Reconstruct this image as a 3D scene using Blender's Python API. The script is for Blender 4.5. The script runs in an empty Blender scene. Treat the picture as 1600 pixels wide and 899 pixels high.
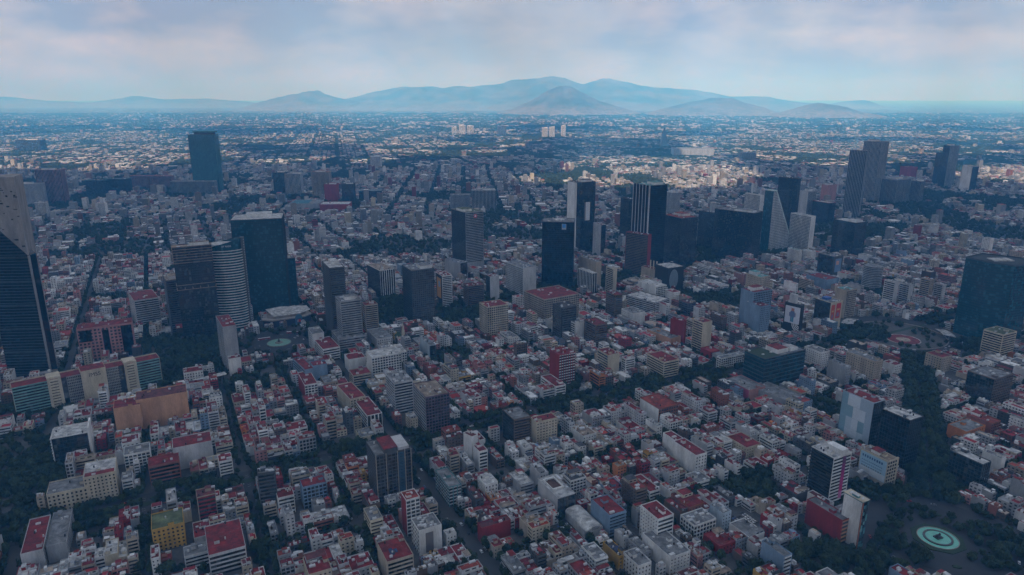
import bpy, math, random
import numpy as np
R_ = math.radians
SC = bpy.context.scene
COL = SC.collection
rng = random.Random(7)
nr = np.random.default_rng(11)

# ------------------------------------------------------------------ camera
CAM_H, FPX, PITCH = 360.0, 1080.0, R_(15.5)
cam = bpy.data.cameras.new('Camera')
cam.sensor_width = 36.0
cam.lens = 36.0 * FPX / 1600.0
cam.clip_start = 1.0
cam.clip_end = 120000.0
cam_o = bpy.data.objects.new('Camera', cam)
COL.objects.link(cam_o)
cam_o.location = (0, 0, CAM_H)
cam_o.rotation_euler = (math.pi / 2 - PITCH, 0, 0)
SC.camera = cam_o

# ------------------------------------------------------------------ world: hazy sky with broken high cloud
SUN_EL, SUN_AZ = R_(48), R_(205)      # azimuth clockwise from +Y : sun stands behind the camera
wd = bpy.data.worlds.new('World')
SC.world = wd
wd.use_nodes = True
nt = wd.node_tree
nt.nodes.clear()
def N(t, typ, **kw):
    n = t.nodes.new(typ)
    for k, v in kw.items():
        setattr(n, k, v)
    return n
sky = N(nt, 'ShaderNodeTexSky', sky_type='NISHITA')
sky.sun_disc = False
sky.sun_elevation = SUN_EL
sky.sun_rotation = SUN_AZ
sky.altitude = 2200
sky.air_density = 1.0
sky.dust_density = 2.0
sky.ozone_density = 1.0
tc = N(nt, 'ShaderNodeTexCoord')
sep = N(nt, 'ShaderNodeSeparateXYZ')
nt.links.new(tc.outputs['Generated'], sep.inputs[0])
def wmath(op, a, b=None, clamp=False):
    m = N(nt, 'ShaderNodeMath', operation=op)
    m.use_clamp = clamp
    for i, s in enumerate((a, b)):
        if s is None:
            continue
        if isinstance(s, (int, float)):
            m.inputs[i].default_value = s
        else:
            nt.links.new(s, m.inputs[i])
    return m.outputs[0]
def wnoise(scale, detail, rough, off):
    mp = N(nt, 'ShaderNodeMapping')
    mp.inputs['Location'].default_value = off
    mp.inputs['Scale'].default_value = (1, 1, 2.4)
    nt.links.new(tc.outputs['Generated'], mp.inputs[0])
    n = N(nt, 'ShaderNodeTexNoise')
    n.inputs['Scale'].default_value = scale
    n.inputs['Detail'].default_value = detail
    n.inputs['Roughness'].default_value = rough
    nt.links.new(mp.outputs[0], n.inputs['Vector'])
    return n.outputs['Fac']
n_big = wnoise(3.6, 6, 0.55, (3.1, 1.7, 0))
n_cov = wnoise(1.7, 3, 0.5, (7.3, 2.2, 0))
ramp = N(nt, 'ShaderNodeValToRGB')
ramp.color_ramp.elements[0].position = 0.42
ramp.color_ramp.elements[1].position = 0.60
nt.links.new(wmath('ADD', wmath('MULTIPLY', n_big, 0.6), wmath('MULTIPLY', n_cov, 0.4)), ramp.inputs[0])
cloud_f = wmath('ADD', wmath('MULTIPLY', ramp.outputs[0], 0.42), 0.50, True)
n_lit = wnoise(12.0, 6, 0.6, (1.2, 5.4, 2.0))
lit = N(nt, 'ShaderNodeValToRGB')
lit.color_ramp.elements[0].position = 0.44
lit.color_ramp.elements[0].color = (0.34, 0.44, 0.66, 1)
lit.color_ramp.elements[1].position = 0.62
lit.color_ramp.elements[1].color = (0.70, 0.71, 0.80, 1)
mpp = N(nt, 'ShaderNodeMapping'); mpp.inputs['Scale'].default_value = (1, 1, 2.6); mpp.inputs['Location'].default_value = (2.7, 0.4, 0.13)
nt.links.new(tc.outputs['Generated'], mpp.inputs[0])
npf = N(nt, 'ShaderNodeTexNoise'); npf.inputs['Scale'].default_value = 5.5; npf.inputs['Detail'].default_value = 7; npf.inputs['Roughness'].default_value = 0.55
nt.links.new(mpp.outputs[0], npf.inputs['Vector'])
nt.links.new(wmath('ADD', wmath('MULTIPLY', npf.outputs['Fac'], 0.7), wmath('MULTIPLY', n_lit, 0.3)), lit.inputs[0])
bg1 = N(nt, 'ShaderNodeBackground')
bg1.inputs[1].default_value = 0.09
nt.links.new(sky.outputs[0], bg1.inputs[0])
bg2 = N(nt, 'ShaderNodeBackground')
bg2.inputs[1].default_value = 1.0
nt.links.new(lit.outputs[0], bg2.inputs[0])
mixw = N(nt, 'ShaderNodeMixShader')
nt.links.new(cloud_f, mixw.inputs[0])
nt.links.new(bg1.outputs[0], mixw.inputs[1])
nt.links.new(bg2.outputs[0], mixw.inputs[2])
outw = N(nt, 'ShaderNodeOutputWorld')
nt.links.new(mixw.outputs[0], outw.inputs[0])

# ------------------------------------------------------------------ sun (the near town lies in the shade of a cloud layer built below)
sl = bpy.data.lights.new('Sun', 'SUN')
sl.energy = 5.0
sl.angle = R_(0.6)
sl.color = (1.0, 0.95, 0.88)
so = bpy.data.objects.new('Sun', sl)
COL.objects.link(so)
sd = (math.sin(SUN_AZ) * math.cos(SUN_EL), math.cos(SUN_AZ) * math.cos(SUN_EL), math.sin(SUN_EL))
so.rotation_euler = (math.pi / 2 - SUN_EL, 0, math.pi - SUN_AZ)
SC.view_settings.view_transform = 'Standard'
SC.view_settings.look = 'None'
SC.view_settings.gamma = 1.0
SC.view_settings.use_curve_mapping = False
SC.view_settings.exposure = 0.03
SC.cycles.volume_bounces = 3
SC.render.resolution_x = 1024
SC.render.resolution_y = 575

# ------------------------------------------------------------------ projection helpers used for culling and labels only
cP, sP = math.cos(PITCH), math.sin(PITCH)
def proj(x, y, z):
    Z = z - CAM_H
    dep = y * cP - Z * sP
    if dep < 1: dep = 1
    return 800 + FPX * x / dep, 449.5 - FPX * (y * sP + Z * cP) / dep
def G(px, py, z=0.0):
    u = (px - 800) / FPX
    v = -(py - 449.5) / FPX
    dy, dz = cP + v * sP, -sP + v * cP
    t = (z - CAM_H) / dz
    return u * t, dy * t

# ------------------------------------------------------------------ materials
MATS = {}
def newmat(name):
    m = bpy.data.materials.new(name)
    m.use_nodes = True
    m.node_tree.nodes.clear()
    t = m.node_tree
    o = N(t, 'ShaderNodeOutputMaterial')
    p = N(t, 'ShaderNodeBsdfPrincipled')
    t.links.new(p.outputs[0], o.inputs[0])
    MATS[name] = m
    return m, t, p
def noise(t, vec, scale, detail=3, rough=0.55):
    n = N(t, 'ShaderNodeTexNoise')
    n.inputs['Scale'].default_value = scale
    n.inputs['Detail'].default_value = detail
    n.inputs['Roughness'].default_value = rough
    if vec is not None: t.links.new(vec, n.inputs['Vector'])
    return n.outputs['Fac']
def maprange(t, val, a, b, c, d):
    m = N(t, 'ShaderNodeMapRange')
    t.links.new(val, m.inputs[0])
    for i, v in enumerate((a, b, c, d)):
        m.inputs[i + 1].default_value = v
    return m.outputs[0]
def mth(t, op, a, b=None):
    m = N(t, 'ShaderNodeMath', operation=op)
    for i, s in enumerate((a, b)):
        if s is None: continue
        if isinstance(s, (int, float)): m.inputs[i].default_value = s
        else: t.links.new(s, m.inputs[i])
    return m.outputs[0]
def mixc(t, fac, a, b, mode='MIX'):
    m = N(t, 'ShaderNodeMix', data_type='RGBA', blend_type=mode)
    if isinstance(fac, (int, float)): m.inputs[0].default_value = fac
    else: t.links.new(fac, m.inputs[0])
    for i, s in ((6, a), (7, b)):
        if isinstance(s, tuple): m.inputs[i].default_value = s if len(s) == 4 else s + (1,)
        else: t.links.new(s, m.inputs[i])
    return m.outputs[2]
def geo(t):
    return N(t, 'ShaderNodeNewGeometry').outputs['Position']
def objmat(name, rough=0.85, big=0.09, amt=0.30, streak=True):
    m, t, p = newmat(name)
    oi = N(t, 'ShaderNodeObjectInfo')
    pos = geo(t)
    mp = N(t, 'ShaderNodeMapping')
    mp.inputs['Scale'].default_value = (1, 1, 0.25 if streak else 1)
    t.links.new(pos, mp.inputs[0])
    f1 = maprange(t, noise(t, mp.outputs[0], big, 4), 0.3, 0.7, 1 - amt * 1.3, 1.02)
    f2 = maprange(t, noise(t, mp.outputs[0], big * 9, 4, 0.65), 0.3, 0.75, 1 - amt * 0.8, 1.06)
    f = mth(t, 'MULTIPLY', f1, f2)
    cmb = N(t, 'ShaderNodeCombineXYZ')
    for i in range(3): t.links.new(f, cmb.inputs[i])
    t.links.new(mixc(t, 1.0, oi.outputs['Color'], cmb.outputs[0], 'MULTIPLY'), p.inputs['Base Color'])
    p.inputs['Roughness'].default_value = rough
    return m
objmat('painted_wall', 0.85)
m = objmat('roof_coating', 0.9, 0.16, 0.5, False)
t = m.node_tree; p = [q for q in t.nodes if q.type == 'BSDF_PRINCIPLED'][0]
src = p.inputs['Base Color'].links[0].from_socket
vo = N(t, 'ShaderNodeTexVoronoi'); vo.distance = 'CHEBYCHEV'; vo.inputs['Scale'].default_value = 0.22; t.links.new(geo(t), vo.inputs['Vector'])
wv_ = N(t, 'ShaderNodeTexWhiteNoise', noise_dimensions='3D'); t.links.new(vo.outputs['Color'], wv_.inputs['Vector'])
k1 = maprange(t, wv_.outputs['Value'], 0, 1, 0.62, 1.12); cmb = N(t, 'ShaderNodeCombineXYZ')
for i in range(3): t.links.new(k1, cmb.inputs[i])
c1 = mixc(t, 1.0, src, cmb.outputs[0], 'MULTIPLY')
t.links.new(mixc(t, maprange(t, noise(t, geo(t), 0.35, 5, 0.7), 0.55, 0.72, 0, 0.55), c1, (0.17, 0.14, 0.13)), p.inputs['Base Color'])
objmat('print', 0.6, 0.05, 0.1, False)
objmat('car_paint', 0.3, 0.05, 0.05, False)
objmat('concrete', 0.9, 0.12, 0.35)
def glassmat(name, base, lit, rough, ior=2.1):
    m, t, p = newmat(name)
    tcn = N(t, 'ShaderNodeTexCoord')
    sn = N(t, 'ShaderNodeVectorMath', operation='SNAP')
    t.links.new(tcn.outputs['Object'], sn.inputs[0])
    sn.inputs[1].default_value = (2.9, 2.9, 3.4)
    wn = N(t, 'ShaderNodeTexWhiteNoise', noise_dimensions='3D')
    t.links.new(sn.outputs[0], wn.inputs['Vector'])
    f = maprange(t, wn.outputs['Value'], 0.72, 1.0, 0.0, 1.0)
    t.links.new(mixc(t, f, base, lit), p.inputs['Base Color'])
    p.inputs['Roughness'].default_value = rough
    p.inputs['IOR'].default_value = ior
    return m
glassmat('glass_dark', (0.014, 0.022, 0.028), (0.09, 0.10, 0.10), 0.12)
glassmat('glass_teal', (0.006, 0.052, 0.078), (0.03, 0.13, 0.17), 0.12, 1.9)
glassmat('glass_black', (0.004, 0.010, 0.016), (0.012, 0.030, 0.042), 0.10, 1.5)
def plain(name, col, rough=0.8, scale=0.3, amt=0.25, metal=0.0):
    m, t, p = newmat(name)
    f = maprange(t, noise(t, geo(t), scale, 4), 0.3, 0.7, 1 - amt, 1 + amt * 0.4)
    cmb = N(t, 'ShaderNodeCombineXYZ')
    for i in range(3): t.links.new(f, cmb.inputs[i])
    t.links.new(mixc(t, 1.0, col, cmb.outputs[0], 'MULTIPLY'), p.inputs['Base Color'])
    p.inputs['Roughness'].default_value = rough
    p.inputs['Metallic'].default_value = metal
    return m
plain('asphalt', (0.035, 0.036, 0.039), 0.9, 0.08, 0.3)
plain('pavement', (0.085, 0.082, 0.078), 0.9, 0.2, 0.4)
plain('paving_light', (0.24, 0.22, 0.20), 0.9, 0.3, 0.3)
plain('lane_paint', (0.6, 0.6, 0.57), 0.7, 0.6, 0.3)
plain('hedge', (0.022, 0.045, 0.018), 0.9, 0.8, 0.5)
plain('trunk', (0.06, 0.045, 0.032), 0.9, 1.0, 0.3)
plain('bronze', (0.045, 0.05, 0.045), 0.45, 0.8, 0.3)
plain('tank_black', (0.02, 0.02, 0.022), 0.5, 1, 0.2)
plain('metal_pale', (0.5, 0.51, 0.52), 0.45, 0.8, 0.2, 0.0)
plain('solar_blue', (0.015, 0.03, 0.09), 0.2, 0.8, 0.2)
plain('rubber', (0.015, 0.015, 0.016), 0.8, 0.8, 0.2)
plain('pool_water', (0.15, 0.46, 0.36), 0.12, 0.15, 0.15)
plain('turquoise_disc', (0.16, 0.34, 0.27), 0.5, 0.2, 0.3)
def leafmat(name, a, b):
    m, t, p = newmat(name)
    oi = N(t, 'ShaderNodeObjectInfo')
    c1 = mixc(t, oi.outputs['Random'], a, b)
    f = maprange(t, noise(t, geo(t), 0.6, 3), 0.25, 0.75, 0.55, 1.35)
    cmb = N(t, 'ShaderNodeCombineXYZ')
    for i in range(3): t.links.new(f, cmb.inputs[i])
    t.links.new(mixc(t, 1.0, c1, cmb.outputs[0], 'MULTIPLY'), p.inputs['Base Color'])
    p.inputs['Roughness'].default_value = 0.75
    p.inputs['Specular IOR Level'].default_value = 0.25
    return m
leafmat('leaf', (0.010, 0.022, 0.011, 1), (0.042, 0.062, 0.022, 1))

# attribute driven material for the far rows of buildings
m, t, p = newmat('city_wall')
at = N(t, 'ShaderNodeAttribute', attribute_name='col')
uvn = N(t, 'ShaderNodeUVMap', uv_map='uv')
sx = N(t, 'ShaderNodeSeparateXYZ')
t.links.new(uvn.outputs[0], sx.inputs[0])
fu = mth(t, 'FRACT', mth(t, 'DIVIDE', sx.outputs[0], 3.3))
fv = mth(t, 'FRACT', mth(t, 'DIVIDE', sx.outputs[1], 3.1))
wu = mth(t, 'MULTIPLY', mth(t, 'GREATER_THAN', fu, 0.28), mth(t, 'LESS_THAN', fu, 0.78))
wv = mth(t, 'MULTIPLY', mth(t, 'GREATER_THAN', fv, 0.36), mth(t, 'LESS_THAN', fv, 0.84))
al = at.outputs['Alpha']
isband = mth(t, 'GREATER_THAN', al, 0.75)
wu2 = mth(t, 'MAXIMUM', wu, isband)
has = mth(t, 'MULTIPLY', mth(t, 'GREATER_THAN', al, 0.25), mth(t, 'GREATER_THAN', sx.outputs[1], 0.0))
win = mth(t, 'MULTIPLY', mth(t, 'MULTIPLY', wu2, wv), has)
d1 = maprange(t, noise(t, geo(t), 0.13, 4), 0.3, 0.7, 0.68, 1.06)
cmb = N(t, 'ShaderNodeCombineXYZ')
for i in range(3): t.links.new(d1, cmb.inputs[i])
bc = mixc(t, 1.0, at.outputs['Color'], cmb.outputs[0], 'MULTIPLY')
t.links.new(mixc(t, win, bc, (0.02, 0.026, 0.032)), p.inputs['Base Color'])
p.inputs['Roughness'].default_value = 0.8

# ground: asphalt tone near, mottled town tone where single houses can no longer be told apart
m, t, p = newmat('town_ground')
pos = geo(t)
vor = N(t, 'ShaderNodeTexVoronoi')
vor.inputs['Scale'].default_value = 1 / 55.0
t.links.new(pos, vor.inputs['Vector'])
wn = N(t, 'ShaderNodeTexWhiteNoise', noise_dimensions='3D')
t.links.new(vor.outputs['Color'], wn.inputs['Vector'])
rp = N(t, 'ShaderNodeValToRGB')
rp.color_ramp.interpolation = 'CONSTANT'
els = [(0.0, (0.018, 0.03, 0.016)), (0.5, (0.05, 0.05, 0.05)), (0.68, (0.11, 0.10, 0.09)), (0.84, (0.14, 0.09, 0.07)), (0.92, (0.3, 0.29, 0.27)), (0.97, (0.65, 0.64, 0.62))]
while len(rp.color_ramp.elements) < len(els): rp.color_ramp.elements.new(0.5)
for e, (q, c) in zip(rp.color_ramp.elements, els):
    e.position = q
    e.color = c + (1,)
t.links.new(wn.outputs['Value'], rp.inputs[0])
sp_ = N(t, 'ShaderNodeSeparateXYZ')
t.links.new(pos, sp_.inputs[0])
farf = maprange(t, sp_.outputs[1], 6500, 11000, 0, 1)
green = maprange(t, noise(t, pos, 0.0011, 5, 0.6), 0.50, 0.60, 0, 0.85)
farc = mixc(t, green, rp.outputs[0], (0.03, 0.045, 0.025))
nearc = mixc(t, maprange(t, noise(t, pos, 0.03, 5), 0.35, 0.65, 0, 1), (0.034, 0.035, 0.036), (0.07, 0.066, 0.06))
t.links.new(mixc(t, farf, nearc, farc), p.inputs['Base Color'])
p.inputs['Roughness'].default_value = 0.9

m, t, p = newmat('hill')
pos = geo(t)
hm = maprange(t, noise(t, pos, 0.0016, 6, 0.6), 0.42, 0.62, 0, 1)
hc = mixc(t, hm, (0.035, 0.05, 0.03), (0.13, 0.12, 0.09))
sp_ = N(t, 'ShaderNodeSeparateXYZ')
t.links.new(pos, sp_.inputs[0])
low = maprange(t, mth(t, 'ADD', sp_.outputs[2], mth(t, 'MULTIPLY', noise(t, pos, 0.002, 5), 260)), 170, 330, 0.8, 0)
vor = N(t, 'ShaderNodeTexVoronoi')
vor.inputs['Scale'].default_value = 1 / 60.0
t.links.new(pos, vor.inputs['Vector'])
vw = N(t, 'ShaderNodeTexWhiteNoise', noise_dimensions='3D'); t.links.new(vor.outputs['Color'], vw.inputs['Vector'])
hs = mixc(t, maprange(t, vw.outputs['Value'], 0, 1, 0, 1), (0.07, 0.065, 0.055), (0.24, 0.22, 0.20))
t.links.new(mixc(t, low, hc, hs), p.inputs['Base Color'])
p.inputs['Roughness'].default_value = 0.95

# ------------------------------------------------------------------ mesh helpers
class MB:
    def __init__(s): s.v = []; s.f = []
    def quad(s, a, b, c, d):
        n = len(s.v)
        s.v += [a, b, c, d]
        s.f.append((n, n + 1, n + 2, n + 3))
    def box(s, x0, x1, y0, y1, z0, z1, bottom=False):
        n = len(s.v)
        s.v += [(x0, y0, z0), (x1, y0, z0), (x1, y1, z0), (x0, y1, z0), (x0, y0, z1), (x1, y0, z1), (x1, y1, z1), (x0, y1, z1)]
        s.f += [(n, n + 1, n + 5, n + 4), (n + 1, n + 2, n + 6, n + 5), (n + 2, n + 3, n + 7, n + 6), (n + 3, n, n + 4, n + 7), (n + 4, n + 5, n + 6, n + 7)]
        if bottom: s.f.append((n + 3, n + 2, n + 1, n))
    def prism(s, pts, z0, z1, cap=True, bottom=False):
        n = len(s.v); k = len(pts)
        s.v += [(x, y, z0) for x, y in pts] + [(x, y, z1) for x, y in pts]
        for i in range(k):
            j = (i + 1) % k
            s.f.append((n + i, n + j, n + k + j, n + k + i))
        if cap: s.f.append(tuple(n + k + i for i in range(k)))
        if bottom: s.f.append(tuple(n + k - 1 - i for i in range(k)))
    def cyl(s, x, y, r, z0, z1, k=10, r2=None):
        r2 = r if r2 is None else r2
        n = len(s.v)
        for rr, z in ((r, z0), (r2, z1)):
            s.v += [(x + rr * math.cos(6.2832 * i / k), y + rr * math.sin(6.2832 * i / k), z) for i in range(k)]
        for i in range(k):
            j = (i + 1) % k
            s.f.append((n + i, n + j, n + k + j, n + k + i))
        s.f.append(tuple(n + k + i for i in range(k)))
    def ring(s, x, y, r0, r1, z0, z1, k=40, sx=1, sy=1):
        n = len(s.v)
        for r, z in ((r0, z0), (r0, z1), (r1, z1), (r1, z0)):
            s.v += [(x + sx * r * math.cos(6.2832 * i / k), y + sy * r * math.sin(6.2832 * i / k), z) for i in range(k)]
        for a in range(3):
            for i in range(k):
                j = (i + 1) % k
                s.f.append((n + a * k + i, n + a * k + j, n + (a + 1) * k + j, n + (a + 1) * k + i))
    def mesh(s, name, mat):
        me = bpy.data.meshes.new(name)
        me.from_pydata(s.v, [], s.f)
        me.materials.append(MATS[mat])
        return me
    def build(s, name, mat, parent=None, color=None, loc=None, stuff=False):
        return obj(name, s.mesh(name, mat), parent, color, loc, stuff)
def obj(name, me, parent=None, color=None, loc=None, stuff=False):
    o = bpy.data.objects.new(name, me)
    COL.objects.link(o)
    if parent is not None: o.parent = parent
    if color is not None: o.color = (color[0], color[1], color[2], 1)
    if loc is not None: o.location = loc
    if stuff: o['kind'] = 'stuff'
    return o
def empty(name, x, y, z=0, rz=0, label=None, cat=None, group=None):
    o = bpy.data.objects.new(name, None)
    COL.objects.link(o)
    o.location = (x, y, z)
    o.rotation_euler = (0, 0, rz)
    o.empty_display_size = 2
    if label: o['label'] = label
    if cat: o['category'] = cat
    if group: o['group'] = group
    return o
def struct(o):
    o['kind'] = 'structure'
    return o

PAL = dict(W=(.79,.79,.77),CR=(.60,.53,.40),BE=(.47,.40,.31),G=(.36,.37,.38),LG=(.56,.565,.57),DG=(.10,.105,.11),BR=(.17,.12,.09),RD=(.30,.025,.03),BK=(.30,.11,.075),PK=(.48,.24,.22),PKK=(.55,.10,.20),PE=(.62,.34,.20),YE=(.58,.36,.08),BL=(.22,.32,.44),LB=(.45,.54,.62),TE=(.10,.28,.30),OR=(.60,.22,.07),PU=(.16,.11,.14),K=(.02,.025,.03),
  rr=(.30,.020,.026),ro=(.42,.06,.035),rw=(.78,.78,.76),rg=(.30,.31,.32),rd=(.10,.10,.11),rt=(.42,.33,.25),rn=(.16,.20,.09),rq=(.20,.50,.50),rm=(.20,.05,.05))
CNAME = dict(W='white', CR='cream', BE='beige', G='grey', LG='pale grey', BK='brick', RD='dark red', DG='charcoal', BL='blue-grey', BR='brown', PK='pink', OR='orange', YE='yellow')
RNAME = dict(rr='red', ro='orange-red', rw='white', rg='grey', rd='dark', rt='tan', rm='maroon')

# ------------------------------------------------------------------ the building kit
#          floor  spandrel bay  pier proud
STY = dict(b=(3.5, 1.45, 0, 0, .0), g=(3.5, 1.05, 3.6, .8, .0), p=(3.3, 1.75, 3.4, 1.9, .0), c=(3.9, .30, 3.0, .14, .0),
           v=(3.7, .30, 4.4, 1.1, .0), q=(4.6, 2.1, 4.8, 2.2, .0), y=(3.2, .95, 0, 0, 1.1))
def facade(w, d, h, fs, ls, wallc, bandc, leftc):
    """returns lists (name, mb, colour, zs) for the four sides of a w x d x h box centred on the origin"""
    T = .3
    dark = (.035, .055, .065)
    bands = {}; piers = {}; walls = {}
    for side, st in (('f', fs), ('b', fs), ('l', ls), ('r', ls)):
        L = w if side in 'fb' else d - 2 * T - .02
        def put(mb, u0, u1, z0, z1, pr, inn=T):
            if side == 'f': mb.box(u0, u1, -d / 2 - pr, -d / 2 + inn, z0, z1, True)
            elif side == 'b': mb.box(u0, u1, d / 2 - inn, d / 2 + pr, z0, z1, True)
            elif side == 'l': mb.box(-w / 2 - pr, -w / 2 + inn, u0, u1, z0, z1, True)
            else: mb.box(w / 2 - inn, w / 2 + pr, u0, u1, z0, z1, True)
        base = (leftc if (leftc and side in 'lr') else wallc)
        if st == 'n':
            put(walls.setdefault((base, side), MB()), -L / 2, L / 2, 0, h, 0)
            continue
        fh, sp, bay, pw, pr = STY[st]
        n = max(1, round(h / fh))
        fh = h / n
        bcol = dark if st in 'cv' else (bandc or base)
        put(bands.setdefault((bcol, round(fh, 3), n, side if (fs != ls or leftc) else ''), MB()), -L / 2, L / 2, fh - sp, fh - .004, pr)
        if bay:
            k = max(1, round(L / bay))
            pc = dark if st == 'c' else base
            mb = piers.setdefault(pc, MB())
            for i in range(k + 1):
                u = -L / 2 + L * i / k
                a, b = max(-L / 2 + .01, u - pw / 2), min(L / 2 - .01, u + pw / 2)
                put(mb, a, b, 0, h - .03, pr + .06, T - .05)
        else:
            mb = piers.setdefault(base, MB())
            for a, b in ((-L / 2 + .01, -L / 2 + .7), (L / 2 - .7, L / 2 - .01)):
                put(mb, a, b, 0, h - .03, .05, T - .05)
    return bands, piers, walls
def rooftop(root, w, d, h, roofc, wallc, r, hut=True, tank=True, units=0, big=False):
    mb = MB(); mb.box(-w / 2 + .3, w / 2 - .3, -d / 2 + .3, d / 2 - .3, h - .3, h + .05)
    mb.build('roof', 'roof_coating', root, roofc)
    mb = MB(); ph = .9
    mb.box(-w / 2, w / 2, -d / 2, -d / 2 + .28, h, h + ph); mb.box(-w / 2, w / 2, d / 2 - .28, d / 2, h, h + ph)
    mb.box(-w / 2, -w / 2 + .28, -d / 2 + .28, d / 2 - .28, h, h + ph); mb.box(w / 2 - .28, w / 2, -d / 2 + .28, d / 2 - .28, h, h + ph)
    mb.build('parapet', 'painted_wall', root, wallc)
    if hut and w > 5 and d > 5:
        hw, hd, hh = (w * .5, d * .45, 5.0) if big else (min(w * .35, r.uniform(3, 5)), min(d * .35, r.uniform(3, 6)), r.uniform(2.3, 3.2))
        ux = r.uniform(-w / 2 + .6 + hw / 2, w / 2 - .6 - hw / 2); uy = r.uniform(-d / 2 + .6 + hd / 2, d / 2 - .6 - hd / 2)
        mb = MB(); mb.box(-hw / 2, hw / 2, -hd / 2, hd / 2, 0, hh)
        o = mb.build('stair_hut', 'painted_wall', root, wallc if not big else PAL['W'], (ux, uy, h + .05))
        mb = MB(); mb.box(-hw / 2 - .2, hw / 2 + .2, -hd / 2 - .2, hd / 2 + .2, hh + .002, hh + .2)
        mb.build('hut_roof', 'roof_coating', o, roofc)
    if tank:
        for _ in range(r.choice((1, 1, 2, 3))):
            ux = r.uniform(-w / 2 + 1.2, w / 2 - 1.2); uy = r.uniform(-d / 2 + 1.2, d / 2 - 1.2)
            o = obj('water_tank', TANK[r.random() < .55], root, None, (ux, uy, h + .05))
    for _ in range(units):
        ux = r.uniform(-w / 2 + 1.5, w / 2 - 1.5); uy = r.uniform(-d / 2 + 1.5, d / 2 - 1.5)
        o = obj('air_unit', UNIT, root, None, (ux, uy, h + .05))
        s = r.uniform(.8, 1.9); o.scale = (s * r.uniform(.7, 1.6), s, r.uniform(.7, 1.3))
TANK = []
for mt in ('metal_pale', 'tank_black'):
    mb = MB(); mb.box(-.55, .55, -.55, .55, 0, .7); mb.cyl(0, 0, .65, .7, 1.9, 8); mb.cyl(0, 0, .65, 1.9, 2.15, 8, .25)
    TANK.append(mb.mesh('water_tank', mt))
mb = MB(); mb.box(-1, 1, -.7, .7, .25, 1.6, True); mb.box(-.8, -.6, -.5, .5, 0, .25); mb.box(.6, .8, -.5, .5, 0, .25); mb.cyl(0, 0, .5, 1.6, 1.75, 8)
UNIT = mb.mesh('air_unit', 'metal_pale')

def building(name, x, y, ang, w, d, h, wall, roof, fs, ls, label, cat, group=None, o=None, detail=True, r=rng, units=0):
    o = o or {}
    root = empty(name, x, y, 0, R_(ang), label, cat, group)
    wc, rc = PAL[wall], PAL[roof]
    bc = PAL[o['bandc']] if 'bandc' in o else None
    lc = PAL[o['leftc']] if 'leftc' in o else None
    mb = MB(); mb.box(-w / 2 + .27, w / 2 - .27, -d / 2 + .27, d / 2 - .27, 0, h - .35)
    mb.build('glazing', 'glass_' + o.get('glass', 'dark'), root)
    bands, piers, walls = facade(w, d, h, fs, ls, wc, bc, lc)
    for (c, fh, n, _sd), mb in bands.items():
        if detail:
            me = mb.mesh('floor_band', 'painted_wall')
            for i in range(n): obj('floor_band', me, root, c, (0, 0, i * fh))
        else:
            al = MB()
            for i in range(n):
                k = len(al.v)
                al.v += [(a, b, z + i * fh) for a, b, z in mb.v]; al.f += [tuple(q + k for q in f) for f in mb.f]
            al.build('floor_bands', 'painted_wall', root, c, stuff=True)
    for c, mb in piers.items(): mb.build('piers', 'painted_wall', root, c, stuff=True)
    for (c, _sd), mb in walls.items(): mb.build('wall', 'painted_wall', root, c)
    big = 'hutbig' in o or (h > 60 and w > 18)
    rooftop(root, w, d, h, rc, wc if wall != 'K' else PAL['DG'], r, 'helipad' not in o and 'cap' not in o and 'court' not in o, h < 60, units + (10 if 'clutter' in o else (5 if h > 35 else 1)), big)
    return root
def panel(root, side, w, d, u0, u1, z0, z1, name, color, proud=.18, mat='print', parent=None):
    """flat board on the front or left side, u in metres from the side's centre"""
    mb = MB()
    if side == 'front': mb.box(u0, u1, -d / 2 - proud, -d / 2 - .07, z0, z1, True)
    else: mb.box(-w / 2 - proud, -w / 2 - .07, u0, u1, z0, z1, True)
    return mb.build(name, mat, parent or root, color)
# ------------------------------------------------------------------ ground
mb = MB(); S = 60000
mb.quad((-S, -4000, 0), (S, -4000, 0), (S, 56000, 0), (-S, 56000, 0))
struct(mb.build('ground', 'town_ground'))

# ------------------------------------------------------------------ value noise for terrain and planting
LAT = nr.random((256, 256))
def vnoise(x, y):
    x = np.asarray(x, float); y = np.asarray(y, float)
    xi = np.floor(x).astype(int); yi = np.floor(y).astype(int)
    fx = x - xi; fy = y - yi
    fx = fx * fx * (3 - 2 * fx); fy = fy * fy * (3 - 2 * fy)
    a = LAT[xi % 256, yi % 256]; b = LAT[(xi + 1) % 256, yi % 256]
    c = LAT[xi % 256, (yi + 1) % 256]; d = LAT[(xi + 1) % 256, (yi + 1) % 256]
    return (a * (1 - fx) + b * fx) * (1 - fy) + (c * (1 - fx) + d * fx) * fy
def fbm(x, y, o=4):
    s = 0; a = .5
    for _ in range(o):
        s = s + a * vnoise(x, y); x = x * 2.03 + 17; y = y * 2.03 + 5; a *= .5
    return s / (1 - .5 ** o)

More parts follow.
